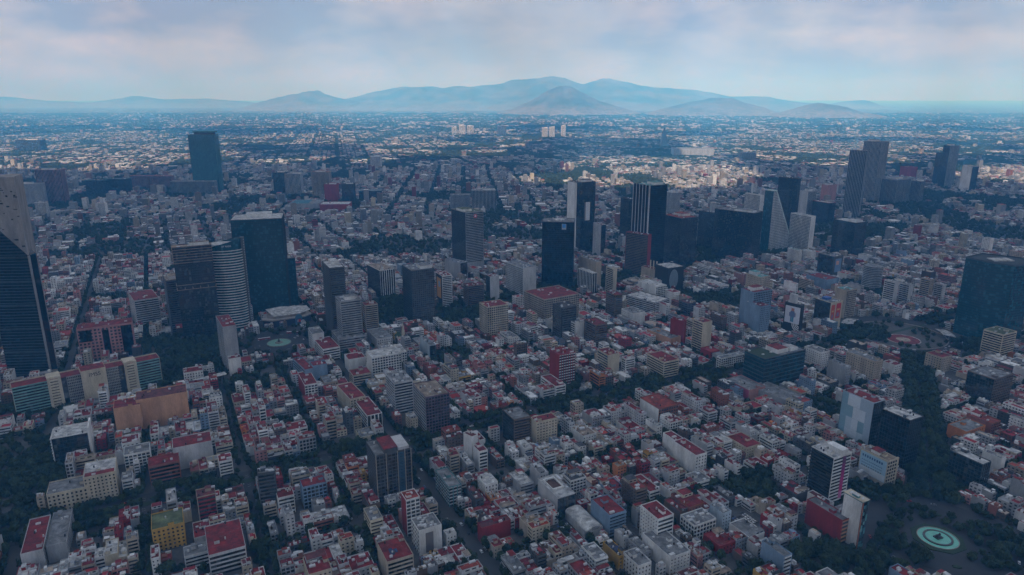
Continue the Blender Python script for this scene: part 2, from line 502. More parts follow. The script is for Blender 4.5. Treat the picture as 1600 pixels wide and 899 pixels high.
# ------------------------------------------------------------------ hills on the horizon
def hill(pts, dist, depth):
    xs = [(p - 800) / FPX * dist for p, _ in pts]
    zs = [max(5, CAM_H + (150 - q) / FPX * dist) for _, q in pts]
    nx, ny = 220, 50
    X = np.linspace(xs[0], xs[-1], nx); Z = np.interp(X, xs, zs) * (0.93 + .14 * fbm(X / 420 + dist, np.full(nx, 2.0), 4))
    Y = np.linspace(-1, 1, ny)
    v = []; f = []
    for j in range(ny):
        prof = math.exp(-(Y[j] * 1.9) ** 2)
        nz = .55 * fbm(X / 380 + 2 * dist, np.full(nx, Y[j] * depth / 380 + 4), 4) + .45 * fbm(X / 900 + 3 * dist, np.full(nx, Y[j] * depth / 900 + 9), 5)
        z = Z * prof * (0.90 + 0.16 * nz if prof > .9 else 0.62 + 0.70 * nz) - 12
        edge = np.minimum(1, np.minimum(np.arange(nx), np.arange(nx)[::-1]) / 6)
        for i in range(nx): v.append((X[i], dist + Y[j] * depth, float(z[i] * edge[i] - 3)))
    for j in range(ny - 1):
        for i in range(nx - 1):
            a = j * nx + i
            f.append((a, a + 1, a + 1 + nx, a + nx))
    mb = MB(); mb.v = v; mb.f = f
    o = mb.build('hill', 'hill')
    for pl in o.data.polygons: pl.use_smooth = True
    struct(o)
hill([(520,160),(560,152),(600,142),(640,135),(700,137),(760,133),(820,126),(850,121),(880,124),(905,131),(945,125),(990,133),(1040,137),(1080,141),(1130,150),(1180,150),(1230,158),(1270,162)], 21000, 3600)
hill([(770,178),(800,168),(830,154),(852,140),(872,133),(888,134),(905,143),(930,155),(960,164),(1000,176)], 15000, 1700)
hill([(1000,176),(1040,165),(1070,157),(1100,152),(1130,153),(1160,160),(1195,172),(1230,180)], 14000, 1500)
hill([(1180,184),(1215,172),(1245,162),(1262,159),(1290,162),(1320,170),(1355,178),(1390,184)], 12500, 1300)
hill([(1270,164),(1300,157),(1330,155),(1350,162),(1370,168)], 21500, 1500)
hill([(400,164),(440,154),(470,145),(500,142),(530,149),(560,156),(600,164)], 19500, 2000)
hill([(-260,164),(-80,152),(30,149),(90,156),(170,159),(235,149),(270,154),(340,153),(400,158),(460,164)], 24000, 2500)

# ------------------------------------------------------------------ cloud layer high above the near town (it shades it, gaps let the sun reach the far plain)
m, t, pr_ = newmat('cloud')
t.nodes.remove(pr_)
mo = [q for q in t.nodes if q.type == 'OUTPUT_MATERIAL'][0]
ms_ = N(t, 'ShaderNodeMixShader'); ms_.inputs[0].default_value = 0.60
df = N(t, 'ShaderNodeBsdfDiffuse'); tl = N(t, 'ShaderNodeBsdfTranslucent')
df.inputs[0].default_value = (.80, .86, .93, 1); tl.inputs[0].default_value = (.80, .86, .93, 1)
t.links.new(df.outputs[0], ms_.inputs[1]); t.links.new(tl.outputs[0], ms_.inputs[2]); t.links.new(ms_.outputs[0], mo.inputs[0])
def clouds():
    cell = 130.0
    xs = np.arange(-9000, 9001, cell); ys = np.arange(-4200, 7400, cell)
    X, Y = np.meshgrid(xs, ys)
    f = fbm(X / 1100 + 31, Y / 900 + 12, 5)
    near = np.clip((1700 - Y) / 900, -1, 1)           # closed overhead, broken beyond
    f = f - .52 + np.where(near > 0, .30, .02) * near
    f = np.where((np.abs(X) > 8800) | (Y < -4000) | (Y > 7200), -.1, f)
    th = np.clip(f, 0, .4) ** .6
    top = 1750 + 420 * th * (0.7 + .6 * fbm(X / 260, Y / 260, 3)); bot = 1740 - 110 * th * (0.6 + .8 * fbm(X / 300 + 9, Y / 300, 3))
    idx = -np.ones(X.shape, int); mb = MB()
    ok = f > 0
    q = ok[:-1, :-1] & ok[1:, :-1] & ok[:-1, 1:] & ok[1:, 1:]
    ny, nx = X.shape
    for zz in (top, bot):
        b = len(mb.v)
        mb.v += [(float(X[j, i]), float(Y[j, i]), float(zz[j, i])) for j in range(ny) for i in range(nx)]
        J, I = np.nonzero(q)
        for j, i in zip(J, I):
            a = b + j * nx + i
            mb.f.append((int(a), int(a + 1), int(a + 1 + nx), int(a + nx)))
    o = mb.build('cloud_layer', 'cloud')
    for pl in o.data.polygons: pl.use_smooth = True
    struct(o)
clouds()

# ------------------------------------------------------------------ street plan (s along the big avenue, t away from it)
GA = R_(27)
gc, gs = math.cos(GA), math.sin(GA)
def to_st(x, y): return gc * x + gs * y, -gs * x + gc * y
def to_xy(s, t): return gc * s - gs * t, gs * s + gc * t
S_STREETS = [(-900,12),(-790,12),(-680,12),(-560,12),(-440,9),(-335,9),(-235,9),(-140,14),(-45,7),(42,9),(118,7),(195,17),(280,7),(362,8),(460,9),(560,9),(660,13),(755,13),(860,13),(960,13),(1060,13),(1165,13),(1270,13),(1380,13),(1490,13),(1600,13),(1720,13),(1850,13)]
T_STREETS = [(130,12),(225,8),(322,8),(428,9),(527,10),(648,44),(762,10),(852,11),(945,10),(1035,13),(1130,13),(1225,13),(1320,13),(1420,13),(1520,13),(1620,13),(1720,13),(1820,13),(1920,13)]
REFORMA = [(-760, 560), (-564, 755), (-354, 985), (-60, 1175), (553, 1585), (1100, 1950)]
OAX = [(371, 530), (602, 974)]
CIRCUITO = [(-1010, 1190), (-800, 1205), (-690, 1255), (-520, 1400), (-330, 1700)]
def seg_d(px, py, pl):
    best = 1e9
    for (x0, y0), (x1, y1) in zip(pl, pl[1:]):
        dx, dy = x1 - x0, y1 - y0
        q = max(0, min(1, ((px - x0) * dx + (py - y0) * dy) / (dx * dx + dy * dy)))
        best = min(best, math.hypot(px - x0 - q * dx, py - y0 - q * dy))
    return best
CIB, INS, DIA = (359, 505), (606, 1022), (-352, 984)
ROUND = [(CIB, 68), (INS, 92), (DIA, 62)]
# greens where trees close over everything (centre, radius) read off the ground plan
GREENS = [(G(30,770),38),(G(60,745),30),(G(20,715),40),(G(10,830),30),(G(235,600),38),(G(285,560),48),(G(320,540),40),(G(240,540),36),(G(390,600),30),(G(620,480),60),(G(725,500),45),(G(700,560),36),(G(770,480),30),
  (G(660,720),16),(G(1180,765),24),(G(1148,768),18),(G(1290,640),26),(G(1385,770),22),(G(1340,880),30),(G(1280,880),24),(G(1400,870),22),(G(1590,860),34),(G(1130,395),60),(G(1080,470),45),(G(1150,470),50),(G(430,450),40),(G(540,700),20),(G(350,760),16),(G(420,870),16),(G(1350,450),50),(G(1530,545),36),(G(1345,520),40),(G(60,860),16),(G(880,610),22),(G(930,640),26),(G(1010,600),24),(G(1120,600),22)]

FOOT = []      # occupied rectangles in (s,t)
def occupy(x, y, ang, w, d, m=1.2):
    a = R_(ang)
    p = []
    for i in (-1, 1):
        for j in (-1, 1):
            lx, ly = i * (w / 2 + m), j * (d / 2 + m)
            p.append(to_st(x + lx * math.cos(a) - ly * math.sin(a), y + lx * math.sin(a) + ly * math.cos(a)))
    ss = [q[0] for q in p]; ts = [q[1] for q in p]
    if abs(ang - 27) > 2:      # shrink the bounding box of turned plans a little
        k = .12
        ds, dt = (max(ss) - min(ss)) * k, (max(ts) - min(ts)) * k
        FOOT.append((min(ss) + ds, max(ss) - ds, min(ts) + dt, max(ts) - dt))
    else:
        FOOT.append((min(ss), max(ss), min(ts), max(ts)))

# ------------------------------------------------------------------ named buildings
LAND = []     # (short phrase, px, py)
NAMED = [
 ('office_building', -450.7, 641.2, 27, 31.5, 27, 30.6, 'W', 'rw', 'c', 'y', 'black glass office building with flat white roof and white end wall', 'the black glass office with white roof', 'office building', {'wall2': 1}),
 ('office_building', -383.0, 574.6, 27, 25.6, 30, 26.9, 'CR', 'rw', 'p', 'p', 'tall beige office block with rows of dark square windows beside tree-lined avenue', 'the tall beige office block', 'office building', {'roofx': 'rr'}),
 ('office_building', -404.6, 559.1, 27, 31.2, 24, 18.1, 'CR', 'rg', 'p', 'p', 'low beige office wing attached left of the tall beige block', 'the low beige wing', 'office building', {}),
 ('apartment_building', -374.9, 622.7, 27, 22.8, 20, 19.7, 'W', 'rg', 'g', 'n', 'white apartment block with green balconies, right of the tall beige office', None, 'apartment block', {}),
 ('apartment_building', -338.6, 602.7, 27, 26.7, 20, 19.2, 'BK', 'rr', 'b', 'b', 'brick red building with dark horizontal window bands above the avenue trees', 'the brick red banded building', 'apartment block', {}),
 ('warehouse_building', -324.3, 633.4, 27, 35.6, 24, 24.1, 'LG', 'rr', 'n', 'n', 'building with big blank stained white wall and red roof', 'the blank white-walled building', 'building', {}),
 ('apartment_building', -283.2, 612.1, 27, 12.2, 15, 16.1, 'W', 'rr', 'b', 'b', 'small white banded block right of the blank white wall', None, 'apartment block', {}),
 ('apartment_building', -268.0, 534.8, 27, 15.2, 14, 25.9, 'BE', 'rm', 'b', 'n', 'narrow tall building, grey side wall and dark red balconies, below the avenue', 'the narrow dark red building', 'apartment block', {'bandc': 'RD'}),
 ('office_building', -287.0, 503.1, 27, 23.8, 25, 20.5, 'YE', 'rn', 'p', 'p', 'yellow office block with green flat roof beside the avenue', 'the yellow office block', 'office building', {}),
 ('school_building', -230.6, 481.1, 27, 27.1, 42, 19.0, 'LG', 'rr', 'b', 'b', 'white school-like block with red roof and band windows at the lower left', 'the red-roofed white school block', 'building', {}),
 ('school_building', -250.6, 474.2, 27, 19.0, 14, 12.3, 'LG', 'rg', 'b', 'b', 'low grey-roofed wing adjoining the red-roofed white block', None, 'building', {}),
 ('apartment_slab', -375.1, 499.3, 27, 13.9, 52, 14.8, 'G', 'rg', 'n', 'g', 'long thin grey slab running away from camera, lower left corner', 'the long grey slab', 'apartment block', {}),
 ('apartment_slab', -386.3, 487.2, 27, 14.8, 52, 16.9, 'LG', 'rr', 'n', 'g', 'grey slab block with long red roof, leftmost at the bottom', 'the red-roofed slab', 'apartment block', {}),
 ('blank_building', -398.7, 725.6, 27, 51.6, 26, 35.0, 'PE', 'rm', 'n', 'n', 'big peach building with blank windowless walls and maroon roof', 'the big peach blank building', 'building', {}),
 ('blank_building', -426.5, 703.8, 27, 25.9, 24, 32.2, 'PE', 'rr', 'n', 'p', 'lower peach wing with window strip, left of the big peach building', None, 'building', {}),
 ('hotel_building', -579.1, 933.7, 27, 68.1, 26, 47.4, 'PK', 'rr', 'q', 'q', 'pink hotel with square windows and dark arched glass centre', 'the pink hotel', 'hotel', {'special': 'pink'}),
 ('office_building', -603.2, 1085.9, 36, 35.6, 62.0, 46.1, 'LG', 'rr', 'b', 'b', 'grey banded office cube with bright red roof at left', None, 'office building', {}),
 ('apartment_building', -391.2, 898.0, 31, 17.1, 56.6, 63.8, 'G', 'rr', 'n', 'b', 'slim dark tower with red cap beside the tree-lined avenue', None, 'tower', {}),
 ('apartment_building', -371.2, 864.9, 27, 15.2, 12, 23.7, 'W', 'rr', 'n', 'n', 'white windowless annex at the foot of slim red-capped tower', None, 'building', {}),
 ('clinic_building', -418.1, 843.8, 27, 23.0, 18, 14.3, 'W', 'rr', 'p', 'p', 'small white building with red roof beside long white canopy', None, 'building', {}),
 ('unfinished_tower', -479.2, 1012.5, 27, 53.4, 15.7, 144.5, 'DG', 'rt', 'c', 'c', 'dark unfinished tower with bare concrete slab edges, left of curved tower', 'the unfinished tower', 'tower', {'special': 'unfinished'}),
 ('unfinished_wing', -537.5, 1059.4, 31, 24.5, 49.8, 83.6, 'DG', 'rt', 'b', 'b', 'lower unfinished wing with open concrete floors beside the dark unfinished tower', None, 'tower', {}),
 ('glass_tower', -427.4, 1152.1, 14, 80.1, 59.0, 164.1, 'K', 'rw', 'c', 'c', 'broad teal glass tower with pale roof behind the curved striped tower', 'the broad teal glass tower', 'tower', {'glass': 'teal'}),
 ('glass_tower', -406.7, 1181.4, 27, 47.5, 21.0, 85.5, 'K', 'rg', 'c', 'c', 'lower glass tower joined right of the broad teal tower', None, 'tower', {'glass': 'teal'}),
 ('office_tower', -274.5, 1030.4, 27, 22.0, 52.7, 111.4, 'DG', 'rw', 'b', 'y', 'slim dark tower with pale slab edges and white roof box, left of centre', 'the slim dark tower', 'tower', {'hutbig': 1}),
 ('office_tower', -239.0, 966.9, 27, 30.1, 29.6, 76.0, 'G', 'rg', 'b', 'b', 'grey banded office tower in front of the slim dark tower', 'the grey banded tower', 'tower', {}),
 ('office_podium', -239.9, 960.3, 27, 39.8, 44.6, 24.4, 'G', 'rg', 'b', 'b', 'grey podium at foot of the grey banded tower', None, 'office building', {}),
 ('office_tower', -220.3, 1023.6, 27, 20.0, 18.6, 50.8, 'BE', 'rr', 'y', 'b', 'beige stepped-balcony tower right of the grey banded tower', None, 'tower', {}),
 ('office_tower', -244.6, 1250.5, 34, 29.4, 61.4, 53.3, 'W', 'rt', 'v', 'c', 'dark glass tower with white vertical fins on right half', None, 'tower', {}),
 ('residential_tower', -152.4, 1085.9, 27, 38.1, 46.0, 93.6, 'DG', 'rg', 'g', 'c', 'tall dark residential tower with spots of light, near the church', None, 'tower', {}),
 ('billboard_building', -120.1, 1178.7, 27, 18.4, 29.7, 58.1, 'W', 'rr', 'y', 'n', 'narrow black building with orange billboard and white zigzag balconies', None, 'apartment block', {'leftc': 'K', 'board': ('left', (0.55, 0.25, 0.04))}),
 ('bank_tower', -93.4, 1427.1, 33, 41.9, 60.9, 131.3, 'G', 'rn', 'b', 'c', 'tall tower, black glass left side, grey banded right, red hexagon emblem', 'the red-emblem tower', 'tower', {'emblem': 1}),
 ('office_building', -114.6, 1367.8, 46, 18.3, 49.8, 37.1, 'G', 'rg', 'c', 'n', 'grey windowless-sided block left of red-emblem tower base', None, 'office building', {}),
 ('brown_building', -67.8, 1177.5, 27, 30.2, 21.0, 39.7, 'BR', 'rr', 'y', 'y', 'brown terraced building with red roof and white tank below the red-emblem tower', None, 'apartment block', {}),
 ('white_tower', -35.6, 1220.9, 27, 18.4, 18.3, 44.6, 'LG', 'rr', 'n', 'c', 'slim pale tower with red cap left of cream window-grid block', None, 'tower', {}),
 ('cream_office', -28.1, 1014.2, 27, 35.0, 29.0, 53.1, 'CR', 'rr', 'g', 'g', 'cream office block with dense window grid and red roof, centre', 'the cream window-grid block', 'office building', {}),
 ('grey_office', 16.4, 1258.7, 32, 29.3, 60.8, 56.0, 'LG', 'rg', 'n', 'g', 'pale grey office with dark glass strip left of the black helipad tower', None, 'office building', {}),
 ('black_tower', 91.1, 1333.3, -7, 61.1, 45, 126.3, 'K', 'rg', 'c', 'c', 'black box tower with round white helipad on roof', 'the black helipad tower', 'tower', {'helipad': 1, 'glass': 'black'}),
 ('cutout_tower', 163.8, 1632.4, 27, 51.6, 41.7, 166.4, 'K', 'rd', 'c', 'n', 'tall dark glass tower with white left side and white slot', None, 'tower', {'leftc': 'W', 'slot': 1}),
 ('striped_tower', 287.4, 1440.7, 27, 45.4, 54.2, 183.6, 'K', 'rq', 'c', 'v', 'tall black tower with white vertical stripes', 'the white-striped black tower', 'tower', {'glass': 'black', 'leftvs': 1}),
 ('dark_tower', 285.6, 1701.3, 27, 16.7, 35.3, 116.3, 'DG', 'rd', 'c', 'c', 'narrow dark tower behind left of the white-striped tower', None, 'tower', {}),
 ('grid_tower', 482.8, 2066.1, 27, 27.4, 28.4, 82.4, 'LG', 'rw', 'g', 'g', 'pale gridded tower peeking behind the white-striped black tower', None, 'tower', {}),
 ('brown_office', 261.7, 1406.6, 50, 12.0, 53.2, 86.2, 'RD', 'rr', 'n', 'b', 'brown banded office with red end wall before the striped tower', None, 'office building', {'bandc': 'BR'}),
 ('office_building', 202.6, 1579.5, 27, 12.8, 33.6, 75.0, 'LG', 'rr', 'c', 'p', 'slim grey office with red roof right of the dark cutout tower', None, 'office building', {}),
 ('dark_block', 365.9, 1488.6, 27, 45.3, 61.7, 109.0, 'DG', 'ro', 'c', 'c', 'dark glass block with rust roof edge right of white-striped tower', None, 'office building', {}),
 ('dark_block', 510.0, 1545.6, 46, 39.8, 95.2, 112.1, 'K', 'rg', 'c', 'c', 'wide dark glass office block in front of sloped white building', 'the wide dark block', 'office building', {}),
 ('dark_block', 470.4, 1648.9, 44, 9.8, 42.5, 91.8, 'K', 'rg', 'c', 'c', 'lower dark glass block behind left of the wide dark block', None, 'office building', {}),
 ('white_grid_building', 636.2, 1813.2, 27, 12.8, 54.2, 111.2, 'W', 'rw', 'n', 'g', 'white building with square window grid beside the sloped glass facade', None, 'office building', {}),
 ('dark_tower', 724.1, 1811.3, 40, 12.5, 55.2, 154.0, 'DG', 'rd', 'c', 'c', 'dark tower with notched top right of the sloped glass facade', None, 'tower', {}),
 ('white_tower', 693.6, 1632.1, 27, 15.7, 59.2, 87.3, 'W', 'rw', 'n', 'g', 'white tower with vertical ribs right of sloped glass building', 'the ribbed white tower', 'tower', {}),
 ('white_apartments', 626.6, 1496.7, 27, 8.7, 32.8, 33.2, 'W', 'rq', 'p', 'p', 'left one of two small white blocks below the ribbed white tower', None, 'apartment block', {}),
 ('white_apartments', 654.9, 1487.5, 27, 12.8, 23.3, 31.6, 'W', 'rw', 'p', 'p', 'right one of two small white blocks below the ribbed white tower', None, 'apartment block', {}),
 ('tall_tower', 1049.7, 2124.9, 46, 11.1, 49.5, 201.2, 'G', 'rd', 'v', 'v', 'front one of two tall grey towers standing together at right', None, 'tower', {}),
 ('tall_tower', 1258.0, 2432.1, 34, 51.0, 61.7, 209.3, 'LG', 'rd', 'v', 'v', 'taller rear one of two tall grey towers at right', None, 'tower', {}),
 ('hazy_tower', 1767.0, 2828.4, 8, 42.4, 36, 168.1, 'TE', 'rg', 'b', 'c', 'taller one of two hazy teal towers far right above the rooftops', None, 'tower', {'bandc': 'LB'}),
 ('hazy_tower', 1772.2, 2906.3, 8, 10.6, 30, 134.0, 'TE', 'rd', 'c', 'c', 'slimmer left one of two hazy teal towers far right', None, 'tower', {}),
 ('white_tower', 1785.6, 2718.0, 27, 41.9, 38.6, 96.1, 'W', 'rd', 'c', 'n', 'slim white-sided tower beside the hazy teal tower', None, 'tower', {}),
 ('grey_complex', 1330.8, 2409.3, 30, 79.1, 61.4, 83.1, 'G', 'rg', 'v', 'v', 'wide grey ribbed office complex right of two tall towers', None, 'office building', {}),
 ('grey_complex', 1412.0, 2413.4, 27, 23.3, 35.6, 75.3, 'G', 'rg', 'v', 'v', 'narrow end block of grey ribbed complex at right', None, 'office building', {}),
 ('red_building', 1779.2, 3128.9, 27, 49.7, 48.2, 53.6, 'RD', 'rr', 'n', 'n', 'dark red blank block behind the grey ribbed complex', None, 'building', {}),
 ('dark_office', 789.9, 1596.6, 27, 39.2, 58.5, 79.5, 'DG', 'rw', 'c', 'c', 'dark office with pale vertical strip below two tall towers', None, 'office building', {}),
 ('dark_red_building', 917.9, 2025.6, 27, 27.2, 58.1, 60.0, 'RD', 'rw', 'c', 'c', 'dark red glazed block right of the dark notched tower', None, 'office building', {}),
 ('mural_building', 655.6, 1387.3, 27, 27.9, 37.8, 45.5, 'DG', 'rg', 'n', 'c', 'dark building with blue mural on its right wall', None, 'building', {'board': ('front', (0.15, 0.25, 0.4))}),
 ('grey_box', 597.9, 1288.0, 27, 34.4, 46.4, 25.1, 'BL', 'rr', 'n', 'n', 'blue-grey windowless box with red roof above the mural billboards', None, 'building', {}),
 ('beige_tower', 410.4, 1115.3, 27, 23.7, 30.3, 72.8, 'BE', 'rq', 'p', 'p', 'beige tower block with turquoise roof behind blue-grey slabs', None, 'tower', {}),
 ('bluegrey_tower', 384.9, 1046.6, 27, 39.1, 27.1, 66.8, 'BL', 'rr', 'g', 'n', 'tall blue-grey slab tower with ribbed side, right of centre', 'the blue-grey slab tower', 'tower', {}),
 ('bluegrey_block', 381.5, 1026.4, 27, 20.4, 31.3, 49.6, 'BL', 'rr', 'p', 'n', 'lower blue-grey block before the tall blue-grey slab tower', None, 'apartment block', {}),
 ('poster_building', 433.8, 1014.9, 40, 8, 27.1, 53.4, 'K', 'rg', 'n', 'n', 'black building with white arcs and large pale poster of a figure', 'the poster building', 'building', {'poster': 1}),
 ('billboard_office', 505.7, 1057.3, 27, 27.0, 29.8, 46.6, 'CR', 'rg', 'n', 'c', 'cream building with two red billboards and dark glass left side', 'the red billboard building', 'office building', {'redboards': 1}),
 ('grid_office', 561.8, 1118.6, 27, 24.0, 22.1, 48.0, 'BE', 'rq', 'g', 'n', 'window-grid office with turquoise roof behind the red billboard building', None, 'office building', {}),
 ('residential_tower', 667.0, 1172.8, 27, 10.1, 20.8, 46.6, 'LG', 'rg', 'n', 'b', 'left one of twin grey residential towers above the big roundabout', None, 'tower', {}),
 ('residential_tower', 698.3, 1179.8, 27, 11.6, 18.5, 39.9, 'LG', 'rg', 'n', 'b', 'right one of twin grey residential towers above the big roundabout', None, 'tower', {}),
 ('residential_tower', 743.0, 1194.9, 27, 10.3, 18.1, 45.1, 'BE', 'rr', 'p', 'b', 'left beige tower of pair right of the twin grey towers', None, 'tower', {}),
 ('residential_tower', 761.7, 1185.9, 27, 10.0, 15.6, 37.8, 'LG', 'rr', 'p', 'b', 'right grey tower of pair beside the huge dark tower', None, 'tower', {}),
 ('banded_office', 694.3, 930.8, 27, 32.7, 26.7, 38.2, 'CR', 'rn', 'b', 'b', 'cream banded office with green roof terrace at right edge', 'the green-terrace office', 'office building', {}),
 ('dark_office', 578.3, 777.4, 27, 39.1, 31.2, 37.8, 'BR', 'rg', 'g', 'c', 'dark office with brick-patterned right side near right edge', 'the dark brick-patterned office', 'office building', {}),
 ('glass_cube', 339.9, 837.7, 27, 72.2, 33.5, 43.2, 'K', 'rg', 'c', 'c', 'wide dark glass cube building with white rooftop plant', 'the dark glass cube', 'office building', {'glass': 'teal', 'clutter': 1, 'penthouse': 1}),
 ('grey_block', 421.3, 830.5, 27, 9.1, 27.2, 28.0, 'G', 'rg', 'p', 'n', 'grey windowless block left in the grey concrete cluster', 'the grey concrete block', 'apartment block', {}),
 ('grey_block', 462.0, 848.7, 27, 15.7, 41.8, 31.8, 'BE', 'rg', 'p', 'p', 'larger beige-grey block in the concrete cluster below the roundabout', None, 'apartment block', {}),
 ('white_block', 422.5, 899.4, 27, 17.6, 27.8, 22.4, 'W', 'rg', 'p', 'p', 'white curved-window block right of the dark glass cube', None, 'apartment block', {}),
 ('white_block', 508.6, 862.8, 27, 14.6, 17.4, 16.4, 'W', 'rr', 'p', 'n', 'long low white block with small windows beside tree-lined avenue', None, 'apartment block', {}),
 ('apartment_row', 578.2, 877.6, 27, 21.7, 22.4, 22.9, 'BE', 'rr', 'p', 'p', 'beige red-roofed apartments right of avenue below roundabout', None, 'apartment block', {}),
 ('panel_tower', 374.9, 679.3, 27, 17.4, 37.5, 52.3, 'LB', 'rr', 'c', 'n', 'tower with pale blue panelled left wall and black glass right side', 'the blue-panelled tower', 'tower', {'panels': 1}),
 ('glass_tower', 389.2, 630.0, 27, 20.2, 29.6, 55.7, 'K', 'rw', 'c', 'c', 'dark glass tower with white roof beside tree-lined avenue', 'the dark glass avenue tower', 'tower', {'glass': 'black'}),
 ('banner_tower', 292.8, 570.6, 27, 23.6, 24.3, 47.5, 'W', 'rw', 'b', 'y', 'white and black tower with long pink vertical banner', 'the pink banner tower', 'tower', {'leftc': 'K', 'banner': 1}),
 ('billboard_building', 352.5, 597.1, 27, 13.9, 29.1, 29.1, 'CR', 'rt', 'g', 'n', 'building with big pale blue billboard on its left wall', 'the blue billboard building', 'office building', {'blueboard': 1}),
 ('mosaic_building', 283.0, 501.1, 27, 8, 17.3, 42.6, 'TE', 'rw', 'c', 'n', 'narrow building, blank white left wall and teal mosaic glass right', 'the teal mosaic building', 'tower', {'leftc': 'W', 'mosaic': 1}),
 ('red_building', 268.6, 514.8, 27, 10.6, 35.6, 22.5, 'RD', 'rg', 'b', 'n', 'deep red blank-walled building with cream rounded balconies at corner', 'the deep red building', 'apartment block', {'bandc': 'PE'}),
 ('blue_building', 206.2, 464.6, 27, 8.6, 22.6, 20.7, 'BL', 'rg', 'b', 'n', 'blue-walled building with white banded front at bottom right', 'the blue-walled building', 'apartment block', {'bandc': 'W'}),
 ('white_office', 436.3, 590.9, 27, 13.2, 30.3, 29.6, 'DG', 'rw', 'c', 'c', 'dark-fronted office with jagged white roof right of tree-lined avenue', 'the jagged white-roofed office', 'office building', {}),
 ('white_block', 471.5, 607.7, 27, 8, 17.7, 22.2, 'W', 'rg', 'n', 'n', 'plain white stepped block at right behind jagged white-roofed office', None, 'apartment block', {}),
 ('orange_building', 496.1, 686.6, 27, 34.1, 20.2, 13.6, 'OR', 'rg', 'p', 'n', 'orange building with square windows near right edge', 'the orange building', 'apartment block', {}),
 ('brown_grid_office', 66.0, 1110.6, 31, 69.4, 61.3, 43.4, 'BE', 'rr', 'g', 'g', 'wide brown-beige office with deep window grid below helipad tower', 'the wide brown grid office', 'office building', {}),
 ('blue_glass_office', 81.1, 1017.0, 27, 26.2, 26.8, 50.3, 'K', 'rd', 'b', 'b', 'dark blue glass banded office right of brown grid office', None, 'office building', {'bandc': 'DG'}),
 ('white_wall_block', 99.1, 1007.9, 27, 16.5, 17.9, 26.8, 'W', 'rg', 'n', 'b', 'small block with bare white wall beside dark blue glass office', None, 'apartment block', {}),
 ('brown_cube', 125.1, 981.4, 27, 20.1, 31.4, 35.0, 'BR', 'rr', 'b', 'b', 'dark brown banded cube with bright red roof and cap', 'the dark brown cube', 'office building', {}),
 ('brown_tower', 170.7, 1108.4, 27, 14.6, 27.0, 43.2, 'BR', 'rr', 'b', 'b', 'dark brown narrow tower with red roof behind the brown cube', None, 'tower', {}),
 ('white_tower', 186.1, 1254.7, 27, 8, 24.2, 50.6, 'CR', 'rw', 'n', 'b', 'slender cream tower right of the black helipad tower', None, 'tower', {}),
 ('white_tower', 142.7, 1268.9, 31, 10.4, 46.3, 40.9, 'W', 'rw', 'v', 'v', 'white ribbed tower at the foot of black helipad tower', None, 'tower', {}),
 ('beige_tower', 152.0, 1314.8, 30, 13.1, 57.8, 53.4, 'BE', 'rg', 'n', 'n', 'beige blank block behind the white ribbed tower', None, 'tower', {}),
 ('fingerprint_building', 303.7, 1294.4, 27, 38.3, 38.7, 45.3, 'K', 'rw', 'n', 'n', 'black block with a huge grey oval fingerprint mural', 'the fingerprint block', 'building', {'oval': 1}),
 ('beige_chimney_building', 280.2, 1333.8, 37, 14.3, 49.2, 29.8, 'BE', 'rr', 'p', 'n', 'beige building with three pale posts beside fingerprint block', None, 'building', {'posts': 1}),
 ('white_office', 258.3, 1228.1, 31, 25.8, 49.1, 27.7, 'W', 'rw', 'g', 'n', 'white twin-volume office below the fingerprint block', None, 'office building', {}),
 ('banded_office', 232.7, 1140.0, 40, 38.6, 63.3, 26.9, 'DG', 'rw', 'b', 'b', 'long dark banded office with white roof, right of centre', 'the long dark banded office', 'office building', {'bandc': 'LG'}),
 ('white_small_office', 285.9, 1181.6, 27, 16.6, 19.9, 25.9, 'W', 'rr', 'p', 'p', 'small white block with red roof right of long banded office', None, 'apartment block', {}),
 ('white_wall_block', 198.2, 1079.5, 27, 24.3, 31.4, 21.7, 'W', 'rg', 'n', 'p', 'low block with bright white end wall below long banded office', None, 'apartment block', {}),
 ('red_white_tower', 64.9, 834.5, 27, 23.8, 24.2, 43.7, 'RD', 'rr', 'g', 'n', 'residential tower with red slab ends and white balconies between', 'the red and white tower', 'tower', {'bandc': 'W'}),
 ('cream_block', 129.3, 871.8, 27, 18.2, 26.1, 29.1, 'CR', 'rr', 'n', 'b', 'cream block, blank right wall and banded left side, centre', 'the cream blank-walled block', 'office building', {}),
 ('white_block', 157.0, 875.0, 27, 14.8, 10.2, 19.4, 'W', 'rr', 'b', 'b', 'small white block right of the cream blank-walled block', None, 'apartment block', {}),
 ('green_banded_office', 202.0, 866.9, 27, 24.9, 35.9, 23.5, 'CR', 'rr', 'b', 'b', 'low wide office with red roof and green-cream bands', 'the wide red-roofed office', 'office building', {}),
 ('tan_hall', 229.0, 986.7, 33, 21.3, 49.6, 15.0, 'PE', 'rg', 'n', 'n', 'long low tan hall with grey roof and white stair box', None, 'building', {}),
 ('red_tower', 248.7, 980.8, 53, 8, 22.0, 38.2, 'RD', 'rr', 'n', 'n', 'solid red tower slab right of the tan hall', None, 'tower', {}),
 ('beige_tower', 276.3, 952.4, 27, 17.1, 21.2, 46.8, 'CR', 'rr', 'n', 'b', 'beige banded tower right of the solid red slab', None, 'tower', {}),
 ('white_angled_office', 300.8, 891.6, 26, 40.8, 9.3, 15.9, 'W', 'rg', 'g', 'g', 'white terraced block along avenue left of the dark glass cube', None, 'office building', {}),
 ('pink_hall', 291.8, 802.3, 27, 27.1, 40.8, 13.6, 'PK', 'rg', 'n', 'n', 'low hall with bright pink wall below the dark glass cube', 'the pink-walled hall', 'building', {'leftc': 'PKK'}),
 ('grey_hall', 322.3, 783.5, 34, 29.4, 49.7, 11.6, 'G', 'rg', 'n', 'n', 'large low grey-roofed hall right of the pink-walled hall', None, 'building', {}),
